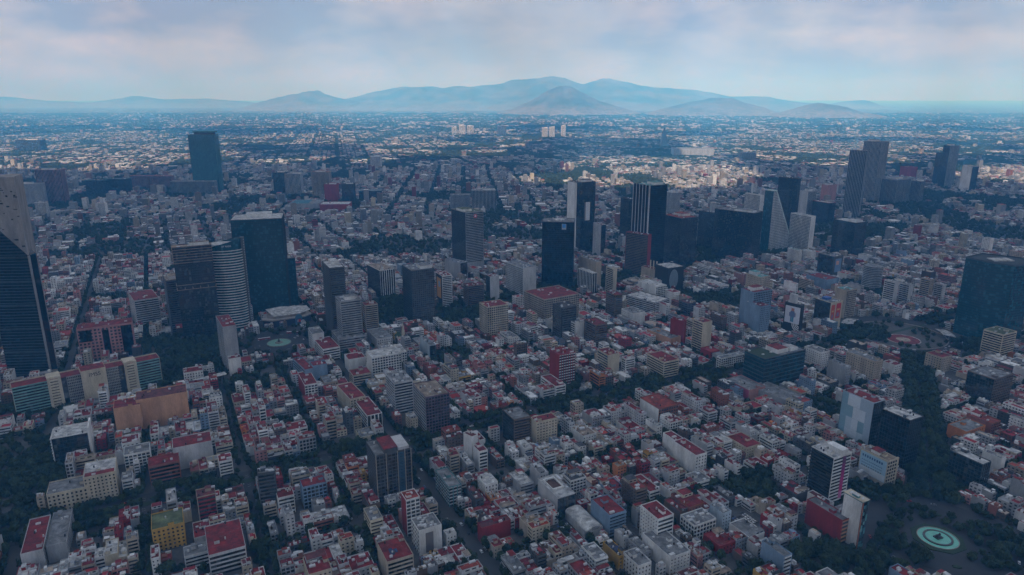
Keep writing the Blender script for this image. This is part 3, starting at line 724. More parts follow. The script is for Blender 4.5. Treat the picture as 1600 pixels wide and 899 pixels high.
 ('white_banded_block', 51.4, 801.5, 27, 14.3, 37.3, 17.0, 'W', 'rr', 'b', 'b', 'white banded corner block with red roof by the avenue', 'the white banded corner block', 'apartment block', {}),
 ('cream_apartments', 34.1, 673.1, 27, 25.4, 13.3, 29.1, 'CR', 'rr', 'p', 'n', 'cream apartment block with small square windows, centre', 'the cream square-window block', 'apartment block', {}),
 ('dark_apartments', 4.7, 678.1, 27, 19.8, 27.4, 32.0, 'BR', 'rg', 'y', 'c', 'dark balconied apartments left of the cream square-window block', None, 'apartment block', {}),
 ('grey_banded_office', -134.1, 761.3, 27, 22.8, 34.0, 38.9, 'LG', 'rg', 'b', 'b', 'pale grey banded office tower left of purple-brown block', 'the pale grey banded tower', 'office building', {'clutter': 1}),
 ('purple_block', -90.5, 711.9, 27, 27.6, 41.4, 45.7, 'PU', 'rt', 'g', 'b', 'purple-brown gridded apartment tower, centre left', 'the purple-brown tower', 'tower', {'leftc': 'G'}),
 ('white_apartments', -170.2, 860.0, 27, 39.8, 27.1, 32.2, 'W', 'rw', 'g', 'n', 'long white apartment block with glazed bays behind roundabout', 'the long white apartment block', 'apartment block', {}),
 ('white_apartments', -214.2, 882.7, 27, 23.0, 23.2, 18.4, 'W', 'rr', 'n', 'n', 'blank white wall block left of long white apartments', None, 'apartment block', {}),
 ('brown_block', -196.4, 831.4, 27, 23.4, 21.8, 16.7, 'BE', 'rr', 'b', 'b', 'brown block with red terrace before the long white apartments', None, 'apartment block', {}),
 ('white_block', -288.4, 961.9, 27, 16.7, 31.0, 27.6, 'W', 'rg', 'n', 'b', 'small white banded block beside the green fountain roundabout', None, 'apartment block', {}),
 ('white_block', -266.1, 934.2, 30, 24.0, 49.8, 18.2, 'W', 'rr', 'b', 'b', 'low white banded block with maroon roof below grey podium', None, 'apartment block', {}),
 ('grey_podium', -198.1, 976.4, 29, 23.4, 48.5, 17.9, 'LG', 'rg', 'p', 'p', 'grey low office block left of the church', None, 'office building', {}),
 ('blue_block', -270.9, 837.8, 35, 12.0, 48.9, 25.4, 'BL', 'rr', 'n', 'b', 'blue-grey block with red roof, left of two', None, 'apartment block', {}),
 ('blue_block', -251.5, 838.9, 27, 18.2, 18.6, 25.7, 'BL', 'rr', 'n', 'n', 'blue-grey block with red roof, right of two', None, 'apartment block', {}),
 ('red_white_block', -255.6, 801.6, 27, 15.4, 45.3, 20.3, 'W', 'rr', 'g', 'n', 'small white balconied block with dark red side wall', None, 'apartment block', {'leftc': 'RD'}),
 ('cream_block', -191.4, 757.9, 32, 18.4, 48.2, 22.6, 'CR', 'rr', 'p', 'p', 'cream block with red roof and white sails', 'the cream block with red roof', 'apartment block', {}),
 ('white_striped_block', -164.6, 723.6, 29, 17.2, 49.7, 18.7, 'W', 'rr', 'v', 'b', 'white block with dark vertical window strips near avenue', 'the white vertical-strip block', 'apartment block', {}),
 ('light_blue_block', -120.1, 929.0, 27, 9.3, 40.0, 23.0, 'LB', 'rg', 'c', 'n', 'light blue blank-walled block with dark glass side', None, 'apartment block', {}),
 ('dark_apartment_tower', -114.8, 578.8, 27, 33.3, 31.0, 47.7, 'DG', 'rg', 'g', 'g', 'tall dark apartment tower with red roof beside the wide street', 'the dark red-roofed apartment tower', 'tower', {'louvre': 1}),
 ('red_tower', -86.2, 516.9, 27, 12.1, 14.2, 34.5, 'W', 'ro', 'g', 'n', 'slim tower, red side wall and white window grid front', 'the slim red-sided tower', 'tower', {'leftc': 'RD'}),
 ('white_building', -70.5, 495.6, 27, 19.5, 19.4, 22.7, 'W', 'rg', 'n', 'g', 'white building with grey central panel and cluttered roof', 'the white grey-panelled building', 'apartment block', {'clutter': 1, 'panel': 1}),
 ('apartment_building', -90.8, 462.7, 27, 20.8, 26.8, 21.0, 'BE', 'rr', 'b', 'n', 'beige banded block with red roof and solar panels, bottom', 'the solar-panel block', 'apartment block', {'solar': 1}),
 ('glass_office', -59.1, 569.3, 27, 12.4, 34.0, 19.7, 'TE', 'rg', 'g', 'g', 'glazed grid office with cluttered dark roof at street corner', 'the glazed corner office', 'office building', {'bandc': 'LG'}),
 ('white_tall_block', -42.0, 634.5, 45, 8, 12.9, 30.1, 'W', 'rm', 'n', 'n', 'tall narrow white block with dark glass panel', 'the narrow white block', 'apartment block', {}),
 ('white_tall_block', -31.6, 621.0, 27, 9.3, 14.9, 21.9, 'W', 'rr', 'b', 'n', 'lower white block joined to the narrow white block', None, 'apartment block', {}),
 ('white_house_block', -22.8, 574.2, 27, 13.2, 16.8, 14.7, 'W', 'rw', 'p', 'p', 'white cube block with pale roof beside the wide street', None, 'apartment block', {}),
 ('red_block', -15.0, 507.4, 27, 26.9, 8.6, 14.7, 'RD', 'rm', 'n', 'n', 'dark red windowless block with cluttered roof', 'the dark red windowless block', 'building', {}),
 ('white_cube', 39.7, 552.0, 27, 17.9, 36.4, 21.1, 'LG', 'rw', 'c', 'n', 'large white cube building with brown roof court', 'the large white cube', 'office building', {'court': 1}),
 ('blue_grey_block', 82.7, 521.3, 27, 16.6, 27.6, 21.6, 'BL', 'rr', 'y', 'n', 'blue-grey block with red roof and glazed balconies', 'the blue-grey red-roofed block', 'apartment block', {}),
 ('white_tower', 120.3, 503.0, 27, 16.4, 22.9, 28.9, 'W', 'rr', 'b', 'p', 'white tower with dark window bands and red roof cap', 'the white banded tower', 'tower', {}),
 ('yellow_building', 82.0, 475.6, 29, 8, 21.0, 12.3, 'YE', 'rd', 'p', 'n', 'bright yellow building with dark solar roof', 'the bright yellow building', 'apartment block', {'solar': 1}),
 ('white_building', 123.5, 479.4, 27, 19.8, 35.2, 15.1, 'W', 'rg', 'p', 'n', 'broad white block with grey roof below the white banded tower', 'the broad white block', 'apartment block', {'clutter': 1}),
 ('white_building', 97.4, 461.8, 27, 12.5, 19.3, 14.3, 'W', 'rg', 'p', 'p', 'white-grey block between yellow building and broad white block', None, 'apartment block', {}),
 ('cream_apartments', 158.3, 514.1, 27, 23.8, 17.6, 14.8, 'W', 'rg', 'g', 'g', 'cream-white apartments with roof terrace right of white tower', 'the roof-terrace apartments', 'apartment block', {'clutter': 1}),
 ('light_blue_block', 180.7, 526.1, 27, 9.9, 15.9, 15.7, 'LB', 'rg', 'p', 'n', 'pale blue apartment block with cluttered roof', 'the pale blue block', 'apartment block', {'clutter': 1}),
 ('orange_house', 104.2, 599.6, 27, 10.5, 8.5, 15.9, 'OR', 'rt', 'p', 'n', 'small orange house among trees', 'the small orange house', 'house', {}),
 ('white_apartments', 178.3, 624.5, 27, 14.3, 33.8, 21.0, 'W', 'rr', 'p', 'n', 'white apartment block with red roof and blank left wall', 'the white red-roofed apartments', 'apartment block', {}),
 ('white_apartments', 169.3, 648.9, 27, 11.0, 26.2, 18.9, 'W', 'rr', 'n', 'n', 'rear white block with red roof behind white apartments', None, 'apartment block', {}),
 ('yellow_house', 243.3, 656.2, 27, 20.9, 28.8, 11.7, 'CR', 'rr', 'p', 'p', 'long pale yellow house with towered front', 'the pale yellow house', 'house', {}),
 ('banded_block', 123.7, 570.1, 27, 12.2, 29.2, 13.2, 'W', 'rr', 'b', 'b', 'long white block with dark band windows facing left street', None, 'apartment block', {}),
 ('dark_narrow_block', -218.1, 547.7, 20, 14.9, 10.2, 39.7, 'DG', 'rg', 'b', 'c', 'narrow black glass block beside the avenue trees', 'the narrow black block', 'tower', {}),
 ('white_banded_block', -203.5, 547.3, 27, 14.1, 14.9, 17.4, 'W', 'rr', 'b', 'n', 'white balconied block with red roof right of narrow black block', None, 'apartment block', {}),
 ('blue_grey_block', -181.4, 559.8, 27, 21.0, 15.0, 21.5, 'BL', 'rr', 'g', 'n', 'blue-grey block with red roof and stair windows', 'the blue-grey stair block', 'apartment block', {}),
 ('beige_stack', -58.1, 613.6, 27, 10.0, 8.8, 19.7, 'BE', 'rr', 'b', 'b', 'small beige banded block behind glazed corner office', None, 'apartment block', {}),
 ('grey_flats', 139.3, 716.6, 27, 8, 31.5, 19.5, 'LG', 'rr', 'p', 'p', 'grey flats with red roof beside brick building', 'the grey red-roofed flats', 'apartment block', {}),
 ('brick_flats', 168.8, 730.2, 27, 27.6, 34.7, 22.0, 'BK', 'ro', 'g', 'n', 'brick flats with white upper wall and bright red roof', None, 'apartment block', {'leftc': 'W'}),
 ('slab_tower', -1177.4, 2692.8, 0, 99.3, 40, 217.7, 'TE', 'rd', 'v', 'v', 'tall lone slab tower with cap standing far left', 'the tall far-left slab tower', 'tower', {'cap': 1, 'glass': 'teal'}),
 ('office_slab', -1207.7, 2633.8, 0, 165.7, 30, 48.3, 'G', 'rg', 'v', 'v', 'wide low grey slabs at foot of the lone tall tower', None, 'office building', {}),
 ('striped_housing', -1456.1, 2814.0, -4, 173.5, 25, 49.0, 'PK', 'rr', 'v', 'v', 'long pink and white striped housing block far left', None, 'apartment block', {}),
 ('dark_office', -1549.8, 2601.9, -3, 78.5, 40, 57.2, 'TE', 'rd', 'c', 'c', 'left one of two dark teal blocks far left', None, 'office building', {}),
 ('dark_office', -1487.5, 2619.1, -3, 83.8, 40, 59.9, 'TE', 'rd', 'c', 'c', 'right one of two dark teal blocks far left', None, 'office building', {}),
 ('housing_block', -1639.0, 2353.1, 5, 87.0, 30, 73.6, 'LG', 'rg', 'g', 'g', 'pale gridded housing block behind the concrete-topped tower', None, 'apartment block', {}),
 ('housing_block', -1597.9, 2410.9, 5, 84.6, 30, 114.6, 'PK', 'rg', 'v', 'v', 'tall pinkish housing slab far left', None, 'apartment block', {}),
 ('housing_block', -1444.6, 2114.0, 5, 30.2, 18, 45.4, 'W', 'rg', 'g', 'g', 'narrow white tower below pinkish housing slab', None, 'tower', {}),
 ('dark_block', -3199.7, 4687.6, 0, 163.0, 60, 79.0, 'DG', 'rd', 'c', 'c', 'far dark block near the left edge', None, 'office building', {}),
 ('twin_tower', -864.3, 2599.0, 0, 48.2, 30, 85.5, 'DG', 'rg', 'c', 'c', 'dark left half of far twin blocks left of centre', None, 'tower', {}),
 ('twin_tower', -815.7, 2599.0, 0, 59.3, 30, 80.8, 'W', 'rg', 'v', 'v', 'white-striped right half of far twin blocks', None, 'tower', {}),
 ('beige_tower', -693.6, 2531.9, 0, 65.1, 30, 94.9, 'BE', 'rr', 'b', 'b', 'far beige banded slab left of centre', None, 'tower', {}),
 ('magenta_building', -634.8, 2437.3, 0, 44.6, 30, 60.6, 'RD', 'rr', 'n', 'n', 'far magenta-red blank block before the beige slab', None, 'building', {}),
 ('dark_tower', -568.3, 2407.3, 0, 41.9, 30, 66.5, 'DG', 'rd', 'c', 'c', 'far dark block right of the magenta block', None, 'tower', {}),
 ('white_tower', -698.0, 3592.7, 0, 52.3, 40, 61.4, 'W', 'rw', 'g', 'g', 'lone far white sunlit tower above dark trees', None, 'tower', {}),
 ('glass_hall', -513.8, 2510.0, 8, 81.0, 40, 30.0, 'TE', 'rg', 'c', 'c', 'low green glass block right of far dark block', None, 'office building', {}),
 ('shopping_mall', -574.8, 2246.5, 4, 93.1, 60, 22.8, 'RD', 'rw', 'n', 'n', 'far low mall hall with red walls and white roof', None, 'mall', {}),
 ('shopping_mall', -677.7, 2274.4, 4, 95.6, 90, 22.9, 'G', 'rg', 'n', 'n', 'far low mall hall with blue striped roof', None, 'mall', {'stripes': 1}),
 ('grey_slab', -167.5, 2242.8, 3, 65.1, 30, 51.9, 'G', 'rg', 'g', 'g', 'far grey slab behind red-emblem tower', None, 'office building', {}),
 ('grey_slab', -91.9, 2243.2, 3, 79.3, 30, 66.3, 'LG', 'rg', 'v', 'v', 'far pale ribbed slab behind red-emblem tower', None, 'office building', {}),
 ('white_far_tower', -550.3, 6788.0, 0, 50.5, 50, 71.6, 'W', 'rw', 'g', 'g', 'first from left of seven sunlit white far towers', None, 'tower', {}),
 ('white_far_tower', -476.8, 6788.0, 0, 62.8, 50, 89.5, 'W', 'rw', 'g', 'g', 'second from left of seven sunlit white far towers', None, 'tower', {}),
 ('white_far_tower', -390.9, 6677.3, 0, 61.6, 50, 88.1, 'W', 'rw', 'g', 'g', 'third from left of seven sunlit white far towers', None, 'tower', {}),
 ('white_far_tower', -94.8, 6570.1, 0, 83.2, 50, 92.4, 'W', 'rw', 'g', 'g', 'fourth from left of seven sunlit white far towers', None, 'tower', {}),
 ('white_far_tower', 290.9, 6268.1, 0, 49.7, 50, 88.3, 'W', 'rw', 'g', 'g', 'fifth from left of seven sunlit white far towers', None, 'tower', {}),
 ('white_far_tower', 352.9, 6268.1, 0, 49.4, 50, 93.8, 'W', 'rw', 'g', 'g', 'sixth from left of seven sunlit white far towers', None, 'tower', {}),
 ('white_far_tower', 461.6, 6365.7, 0, 38.1, 50, 100.8, 'W', 'rw', 'g', 'g', 'seventh from left of seven sunlit white far towers', None, 'tower', {}),
 ('long_hall', 1117.1, 4356.3, -5, 243.0, 120, 46.4, 'G', 'rg', 'n', 'n', 'long pale far hall right of the thin pyramid tower', '', 'building', {}),
 ('far_block', 1352.8, 4034.7, 0, 83.5, 60, 46.9, 'G', 'rg', 'g', 'g', 'far grey block right of the long pale hall', None, 'office building', {}),
 ('far_office', 743.5, 1909.5, 27, 14.0, 28.0, 39.5, 'LG', 'rg', 'p', 'p', 'small pale block behind dark notched tower base', None, 'office building', {}),
 ('far_slab', 886.0, 2068.8, 27, 34.9, 30.7, 86.2, 'LG', 'rg', 'v', 'n', 'pale ribbed slab right of the dark notched tower', None, 'tower', {}),
 ('far_slab', 1104.9, 2414.0, 27, 47.0, 24.8, 62.1, 'PK', 'rg', 'n', 'n', 'pinkish slab with red side right of pale ribbed slab', None, 'tower', {}),
]

# plans first; where two read-off plans overlap, the smaller one gives way
def _rect(x, y, ang, w, d):
    a = R_(ang); ca, sa = math.cos(a), math.sin(a)
    return [(x + i * w / 2 * ca - j * d / 2 * sa, y + i * w / 2 * sa + j * d / 2 * ca) for i, j in ((-1, -1), (1, -1), (1, 1), (-1, 1))]
def named_extra(root, x, y, w, d, h, o, wall, r):
    if 'wall2' in o:
        mb = MB(); mb.box(w / 2 + .05, w / 2 + 1.6, -d / 2 - 1, d / 2 - 2, 0, h + 6); mb.build('end_wall', 'painted_wall', root, PAL['W'])
    if 'roofx' in o:
        mb = MB(); mb.box(-w / 2 + 1, w / 2 - 1, -d / 2 + 1, -d / 2 + d * .3, h + .06, h + .16); mb.build('red_roof_strip', 'roof_coating', root, PAL['rr'])
    if 'board' in o:
        side, c = o['board']
        L = d if side == 'left' else w
        b = panel(root, side, w, d, -L * .30, L * .34, h * .28, h * .9, 'billboard', c)
        panel(root, side, w, d, -L * .2, L * .1, h * .62, h * .8, 'print_patch', (c[2] + .2, c[1] + .1, c[0] * .4 + .2), .24, 'print', b)
    if 'emblem' in o:
        for k, c in ((1.0, (.55, .02, .03)), (.5, (.7, .7, .7))):
            mb = MB(); R0 = 4.2 * k
            pts = [(w * .05 + R0 * math.cos(R_(60 * i)), h - 8.5 + R0 * math.sin(R_(60 * i))) for i in range(6)]
            n = len(mb.v); yy = -d / 2 - (.25 if k == 1 else .32)
            mb.v += [(a, yy, b) for a, b in pts] + [(a, -d / 2 - .02, b) for a, b in pts]
            mb.f.append(tuple(range(6))); mb.f += [(i, (i + 1) % 6, 6 + (i + 1) % 6, 6 + i) for i in range(6)]
            mb.build('emblem', 'print', root, c)
        mb = MB(); mb.box(-w / 2 + .6, w / 2 - .6, -d / 2 - .15, -d / 2 - .05, 0, h * .2); mb.build('base_panel', 'painted_wall', root, PAL['G'])
    if 'helipad' in o:
        mb = MB(); mb.cyl(0, 2, 11.5, h + .06, h + 2.4, 36); mb.build('helipad', 'roof_coating', root, PAL['rw'])
        b = panel(root, 'front', w, d, w * .12, w * .26, h - 14, h - 3, 'sign_frame', (.35, .4, .45))
        panel(root, 'front', w, d, w * .135, w * .245, h - 10.5, h - 3.6, 'blue_sign', (.05, .25, .6), .26, 'print', b)
    if 'slot' in o:
        panel(root, 'front', w, d, -w * .08, w * .22, h * .46, h * .72, 'white_slot_panel', (.62, .64, .66), .3)
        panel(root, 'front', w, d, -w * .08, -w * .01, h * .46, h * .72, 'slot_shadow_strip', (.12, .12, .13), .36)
    if 'leftvs' in o:
        for i in range(6):
            u = -d / 2 + .8 + (d - 1.6) * i / 5
            mb = MB(); mb.box(-w / 2 - .9, -w / 2 - .07, u - .7, u + .7, 0, h + .8); mb.build('white_fin', 'painted_wall', root, PAL['LG'])
        mb = MB(); mb.box(-w / 2, -w / 2 + 1.2, -d / 2 - .9, -d / 2 - .07, 0, h + .8); mb.build('white_fin', 'painted_wall', root, PAL['LG'])
    if 'panels' in o:
        cs = [(.34, .43, .52), (.50, .58, .66), (.42, .52, .60), (.20, .34, .42), (.55, .62, .68)]
        for i in range(5):
            for j in range(4):
                u = -d / 2 + .5 + (d - 1) * i / 5
                panel(root, 'left', w, d, u + .05, u + (d - 1) / 5 - .05, h * j / 4 + .3, h * (j + 1) / 4 - .1, 'wall_panel', cs[(i * 2 + j * (1 if i % 2 else 0)) % 5], .16)
    if 'banner' in o:
        for j, c in enumerate([(.55, .18, .36), (.45, .03, .16), (.42, .03, .17), (.34, .03, .16), (.22, .03, .14), (.14, .05, .12)]):
            panel(root, 'front', w, d, w * .02, w * .2, h * (.08 + .15 * j), h * (.08 + .15 * (j + 1)) - .01, 'banner_panel', c, .3)
        mb = MB(); mb.box(-w * .05, w * .3, -d / 2 + .6, d * .2, h + .06, h + 5); mb.build('plant_room', 'painted_wall', root, PAL['W'])
    if 'blueboard' in o:
        b = panel(root, 'left', w, d, -d * .47, d * .47, h * .22, h * .97, 'billboard', (.33, .50, .62))
        panel(root, 'left', w, d, -d * .46, d * .46, h * .23, h * .45, 'cloud_print', (.55, .60, .63), .22, 'print', b)
        r2 = random.Random(4)
        for row, (z, hh, cnt, ww, c) in enumerate([(.80, .085, 9, .062, (.03, .10, .22)), (.67, .03, 12, .05, (.08, .17, .28)), (.57, .028, 11, .05, (.08, .17, .28)), (.47, .035, 9, .06, (.12, .12, .13))]):
            for i in range(cnt):
                u = d * (.40 - .085 * i * (9 / cnt))
                k = r2.uniform(.7, 1)
                panel(root, 'left', w, d, u - d * ww * k, u, h * z, h * (z + hh), 'print_letter', c, .25, 'print', b)
        for i in range(3):
            mb = MB(); mb.box(-w * .3, w * .35, -d * .1 + 0, d * .2, h + .06, h + 3.2)
        mb.build('plant_room', 'painted_wall', root, PAL['W'])
        mb = MB(); mb.box(-w * .32, w * .37, -d * .12, d * .22, h + 3.21, h + 3.5); mb.build('plant_roof', 'roof_coating', root, PAL['rr'])
        mb = MB(); mb.box(w / 2 + .1, w / 2 + 1.4, -d / 2 - .4, -d / 2 + 1.2, 0, h + 1); mb.build('corner_column', 'painted_wall', root, PAL['CR'])
    if 'mosaic' in o:
        r2 = random.Random(9); nx = max(3, int(w / 2)); nz = int(h / 3)
        for i in range(nx):
            for j in range(nz):
                if r2.random() < .55:
                    c = r2.choice([(.06, .20, .24), (.12, .32, .34), (.03, .10, .13), (.20, .36, .36), (.03, .05, .07)])
                    panel(root, 'front', w, d, -w / 2 + w * i / nx + .05, -w / 2 + w * (i + 1) / nx - .05, h * j / nz, h * (j + 1) / nz - .08, 'mosaic_panel', c, .14 + .05 * r2.random())
        mb = MB(); mb.box(-w / 2 - .4, w / 2 + .4, -d / 2 - .4, d / 2 + .4, h + .92, h + 1.4); mb.build('cornice', 'painted_wall', root, PAL['CR'])
        panel(root, 'front', w, d, -w / 2, -w / 2 + 1.3, 0, h, 'orange_edge', (.34, .11, .05), .3)
    if 'oval' in o:
        mb = MB(); k = 30
        yy = -d / 2 - .2
        cx, cz, a, b = -w * .12, h * .5, w * .27, h * .43
        mb.v += [(cx + a * math.cos(6.2832 * i / k), yy, cz + b * math.sin(6.2832 * i / k)) for i in range(k)]
        mb.v += [(cx + a * math.cos(6.2832 * i / k), -d / 2 - .02, cz + b * math.sin(6.2832 * i / k)) for i in range(k)]
        mb.f.append(tuple(range(k))); mb.f += [(i, (i + 1) % k, k + (i + 1) % k, k + i) for i in range(k)]
        ov = mb.build('oval_mural', 'print', root, (.20, .25, .29))
        for q in range(1, 9):
            mb = MB(); e0, e1 = q / 9.5, q / 9.5 + .035
            for i in range(k):
                j = (i + 1) % k
                P_ = lambda e, n: (cx + a * e * math.cos(6.2832 * n / k) , yy - .05, cz + b * e * math.sin(6.2832 * n / k) - b * .08 * (1 - e))
                mb.quad(P_(e0, i), P_(e0, j), P_(e1, j), P_(e1, i))
            mb.build('ridge_line', 'print', ov, (.08, .11, .14))
    if 'posts' in o:
        for i in range(3):
            mb = MB(); mb.box(-.9, .9, -.9, .9, 0, 17); mb.build('post', 'painted_wall', root, PAL['CR'], (-w * .3, -d * .1 + i * 8 - 8, h + .06))
    if 'poster' in o:
        b = panel(root, 'left', w, d, -d * .44, d * .44, h * .42, h * .92, 'poster', (.60, .62, .68), .3)
        for (u0, u1, z0, z1, c) in [(-.10, .08, .78, .87, (.40, .16, .10)), (-.13, .12, .60, .78, (.12, .17, .30)), (-.10, .02, .46, .60, (.05, .22, .32)), (.03, .10, .46, .60, (.07, .18, .30)), (-.2, -.13, .62, .74, (.2, .2, .32)), (.12, .19, .62, .74, (.2, .2, .32))]:
            panel(root, 'left', w, d, d * u0, d * u1, h * z0, h * z1, 'figure_print', c, .36, 'print', b)
        for q in range(4):
            mb = MB(); k = 14; r0, r1 = 3 + q * 2.6, 4.3 + q * 2.6
            for i in range(k):
                a0, a1 = math.pi + math.pi / 2 * i / k, math.pi + math.pi / 2 * (i + 1) / k
                f_ = lambda rr, aa: (-w / 2 - .2, d * .1 - d * .45 - rr * math.cos(aa) * 1.0 - 3, h * .42 + rr * math.sin(aa))
                mb.quad(f_(r0, a0), f_(r0, a1), f_(r1, a1), f_(r1, a0))
            mb.build('white_arc', 'print', root, (.7, .7, .7))
        mb = MB(); mb.box(-w * .3, w * .4, -d * .1, d * .3, h + .06, h + 14); mb.build('stair_tower', 'painted_wall', root, PAL['LG'])
    if 'redboards' in o:
        for u0, u1, z0, z1, c in ((-.42, -.12, .38, .92, (.52, .07, .03)), (.0, .38, .42, .95, (.50, .03, .04))):
            b = panel(root, 'front', w, d, w * u0, w * u1, h * z0, h * z1, 'billboard', c)
            panel(root, 'front', w, d, w * (u0 + .06), w * (u1 - .08), h * (z0 + .28), h * (z0 + .34), 'print_line', (.6, .35, .12), .24, 'print', b)
            panel(root, 'front', w, d, w * (u0 + .08), w * (u1 - .1), h * (z0 + .06), h * (z0 + .2), 'print_figure', (.2, .16, .28), .24, 'print', b)
        mb = MB(); mb.box(-w * .2, w * .2, d * .0, d * .3, h + .06, h + 3.5); mb.build('roof_sign', 'print', root, (.03, .10, .35))
    if 'court' in o:
        mb = MB(); mb.box(-w * .30, w * .26, -d * .1, d * .34, h + .06, h + .12); mb.build('court_floor', 'roof_coating', root, (.16, .08, .055))
        mb = MB(); mb.ring(0, 0, 1, 1, 0, 1, 4)
        mb = MB()
        for a in ((-w * .34, -w * .30, -d * .14, d * .38), (w * .26, w * .30, -d * .14, d * .38), (-w * .30, w * .26, -d * .14, -d * .1), (-w * .30, w * .26, d * .34, d * .38)): mb.box(a[0], a[1], a[2], a[3], h + .06, h + 1.5)
        mb.build('court_rim', 'painted_wall', root, PAL['W'])
        mb = MB(); mb.box(w * .32, w * .46, d * .1, d * .35, h + .06, h + 3.6); mb.build('stair_hut', 'painted_wall', root, PAL['LG'])
    if 'solar' in o:
        for i in range(3):
            for j in range(2):
                mb = MB(); n = 0
                mb.v = [(0, 0, .3), (3.0, 0, .3), (3.0, 1.7, 1.0), (0, 1.7, 1.0), (0, 0, .24), (3.0, 0, .24), (3.0, 1.7, .94), (0, 1.7, .94)]
                mb.f = [(0, 1, 2, 3), (0, 4, 5, 1), (1, 5, 6, 2), (2, 6, 7, 3), (3, 7, 4, 0)]
                mb.build('solar_panel', 'solar_blue', root, None, (-w * .25 + (i % 2) * 3.2, -d * .25 + j * 2.4 + i * 2.0, h + .1))
    if 'panel' in o:
        panel(root, 'front', w, d, -w * .22, w * .12, h * .05, h * .86, 'grey_wall_panel', (.16, .15, .15), .16)
    if 'cap' in o:
        mb = MB(); mb.box(-w * .28, w * .42, -d * .35, d * .35, h + .06, h + 9); mb.build('cap', 'painted_wall', root, PAL['DG'])
        mb = MB(); mb.box(-w * .34, w * .48, -d * .42, d * .42, h + 9.01, h + 14); mb.build('cap_ring', 'painted_wall', root, PAL['TE'])
    if 'stripes' in o:
        for i in range(9):
            mb = MB(); mb.box(-w / 2 + 3, w * .12, -d / 2 + 3 + i * 9.2, -d / 2 + 8 + i * 9.2, h + .06, h + .6); mb.build('roof_stripe', 'roof_coating', root, (.12, .38, .48))
    if 'louvre' in o:
        for i in range(int(h / 1.5)):
            mb = MB(); mb.box(w * .12, w * .30, -d / 2 - .7, -d / 2 - .1, 0, .7, True); mb.build('louvre', 'painted_wall', root, (.06, .15, .24), (0, 0, .8 + i * 1.5))
        for u in (-w / 2 - .1, -w * .22, w * .10, w * .31, w / 2 - .5):
            mb = MB(); mb.box(u, u + .6, -d / 2 - .9, -d / 2 - .08, 0, h + 1); mb.build('corner_column', 'painted_wall', root, PAL['BE'])
        mb = MB(); mb.box(-w * .25, w * .12, -d / 2 + .5, d * .3, h + .06, h + 4.5); q = mb.build('roof_house', 'painted_wall', root, PAL['DG'])
        mb = MB(); mb.box(-w * .26, w * .13, -d / 2 + .3, d * .32, h + 4.51, h + 4.9); mb.build('roof_slab', 'roof_coating', q, PAL['rr'])
        mb = MB(); mb.box(w * .15, w * .45, -d / 2 + .6, d * .3, h + .06, h + 3.5); mb.build('plant_room', 'painted_wall', root, PAL['LG'])
    if 'penthouse' in o:
        for a, b, c, e, hh in ((-.1, .16, -.3, .3, 5.5), (.2, .4, -.32, .1, 3.6)):
            mb = MB(); mb.box(w * a, w * b, d * c, d * e, h + .06, h + hh); q = mb.build('penthouse', 'painted_wall', root, PAL['W'])
            mb = MB(); mb.box(w * a + .4, w * b - .4, d * c + .4, d * e - .4, h + hh + .01, h + hh + .2); mb.build('roof', 'roof_coating', q, PAL['rr'] if a < 0 else PAL['rw'])
        mb = MB(); mb.box(-w / 2 + .6, -w * .12, -d / 2 + .6, d / 2 - .6, h + .06, h + .2); mb.build('green_terrace', 'hedge', root)
        for i in range(8):
            mb = MB(); mb.box(-w / 2 - 1.2, w / 2 + 1.2, -d / 2 - 1.2, d / 2 + 1.2, 0, .6, True); mb.build('floor_slab', 'painted_wall', root, (.05, .09, .11), (0, 0, 4 + i * h / 8.3))
    sp = o.get('special')
    if sp == 'pink':
        panel(root, 'front', w, d, -w * .06, w * .06, h * .05, h * .9, 'glass_strip', None, .35, 'glass_black')
        mb = MB(); mb.cyl(0, 0, 1, 0, 1, 16)
        k = 14; mb = MB()
        for i in range(k):
            a0, a1 = math.pi * i / k, math.pi * (i + 1) / k
            q = lambda rr, aa: (rr * math.cos(aa), -d / 2 - .4, h * .9 + rr * math.sin(aa))
            mb.quad(q(w * .06, a0), q(w * .06, a1), q(w * .10, a1), q(w * .10, a0))
        mb.build('arch', 'painted_wall', root, PAL['PK'])
        panel(root, 'front', w, d, w * .28, w * .48, 0, h * .96, 'dark_glass_bay', None, .3, 'glass_black')
        panel(root, 'front', w, d, -w * .46, -w * .25, h * .6, h * .95, 'dark_glass_bay', None, .3, 'glass_black')
    if sp == 'unfinished':
        for i in range(9):
            z = h * (.55 + .05 * i) if i < 2 else h - 4 * (8 - i)
            mb = MB(); mb.box(-w / 2 - .8, w / 2 + .8, -d / 2 - .8, d / 2 + .8, 0, .5, True); mb.build('slab', 'concrete', root, (.40, .30, .21), (0, 0, z))
        for i in range(6):
            for j in (0, 1):
                mb = MB(); mb.box(-.4, .4, -.4, .4, 0, 3.5); mb.build('column', 'concrete', root, (.38, .30, .22), (-w / 2 + w * i / 5, (-d / 2 - .5) if j else d / 2, h * .55 + .5))
        mb = MB()
        for a, b in ((-1, -1), (1, -1), (1, 1), (-1, 1)): mb.box(a * .9 - .12, a * .9 + .12, b * .9 - .12, b * .9 + .12, 0, 16)
        mb.box(-26, 12, -.5, .5, 15.5, 16.6, True)
        mb.build('crane', 'metal_pale', root, None, (2, 0, h))
for (nm, x, y, ang, w, d, h, wall, roof, fs, ls, label, short, cat, o) in NAMED:
    far = y > 2000
    r = random.Random(int(abs(x) * 7 + y))
    root = building(nm, x, y, ang, w, d, h, wall, roof, fs, ls, label, cat, None, o, detail=not far, r=r)
    named_extra(root, x, y, w, d, h, o, wall, r)
    occupy(x, y, ang, w, d)
    if short: LAND.append((short,) + proj(x, y, h * .5))
print('named', len(NAMED))

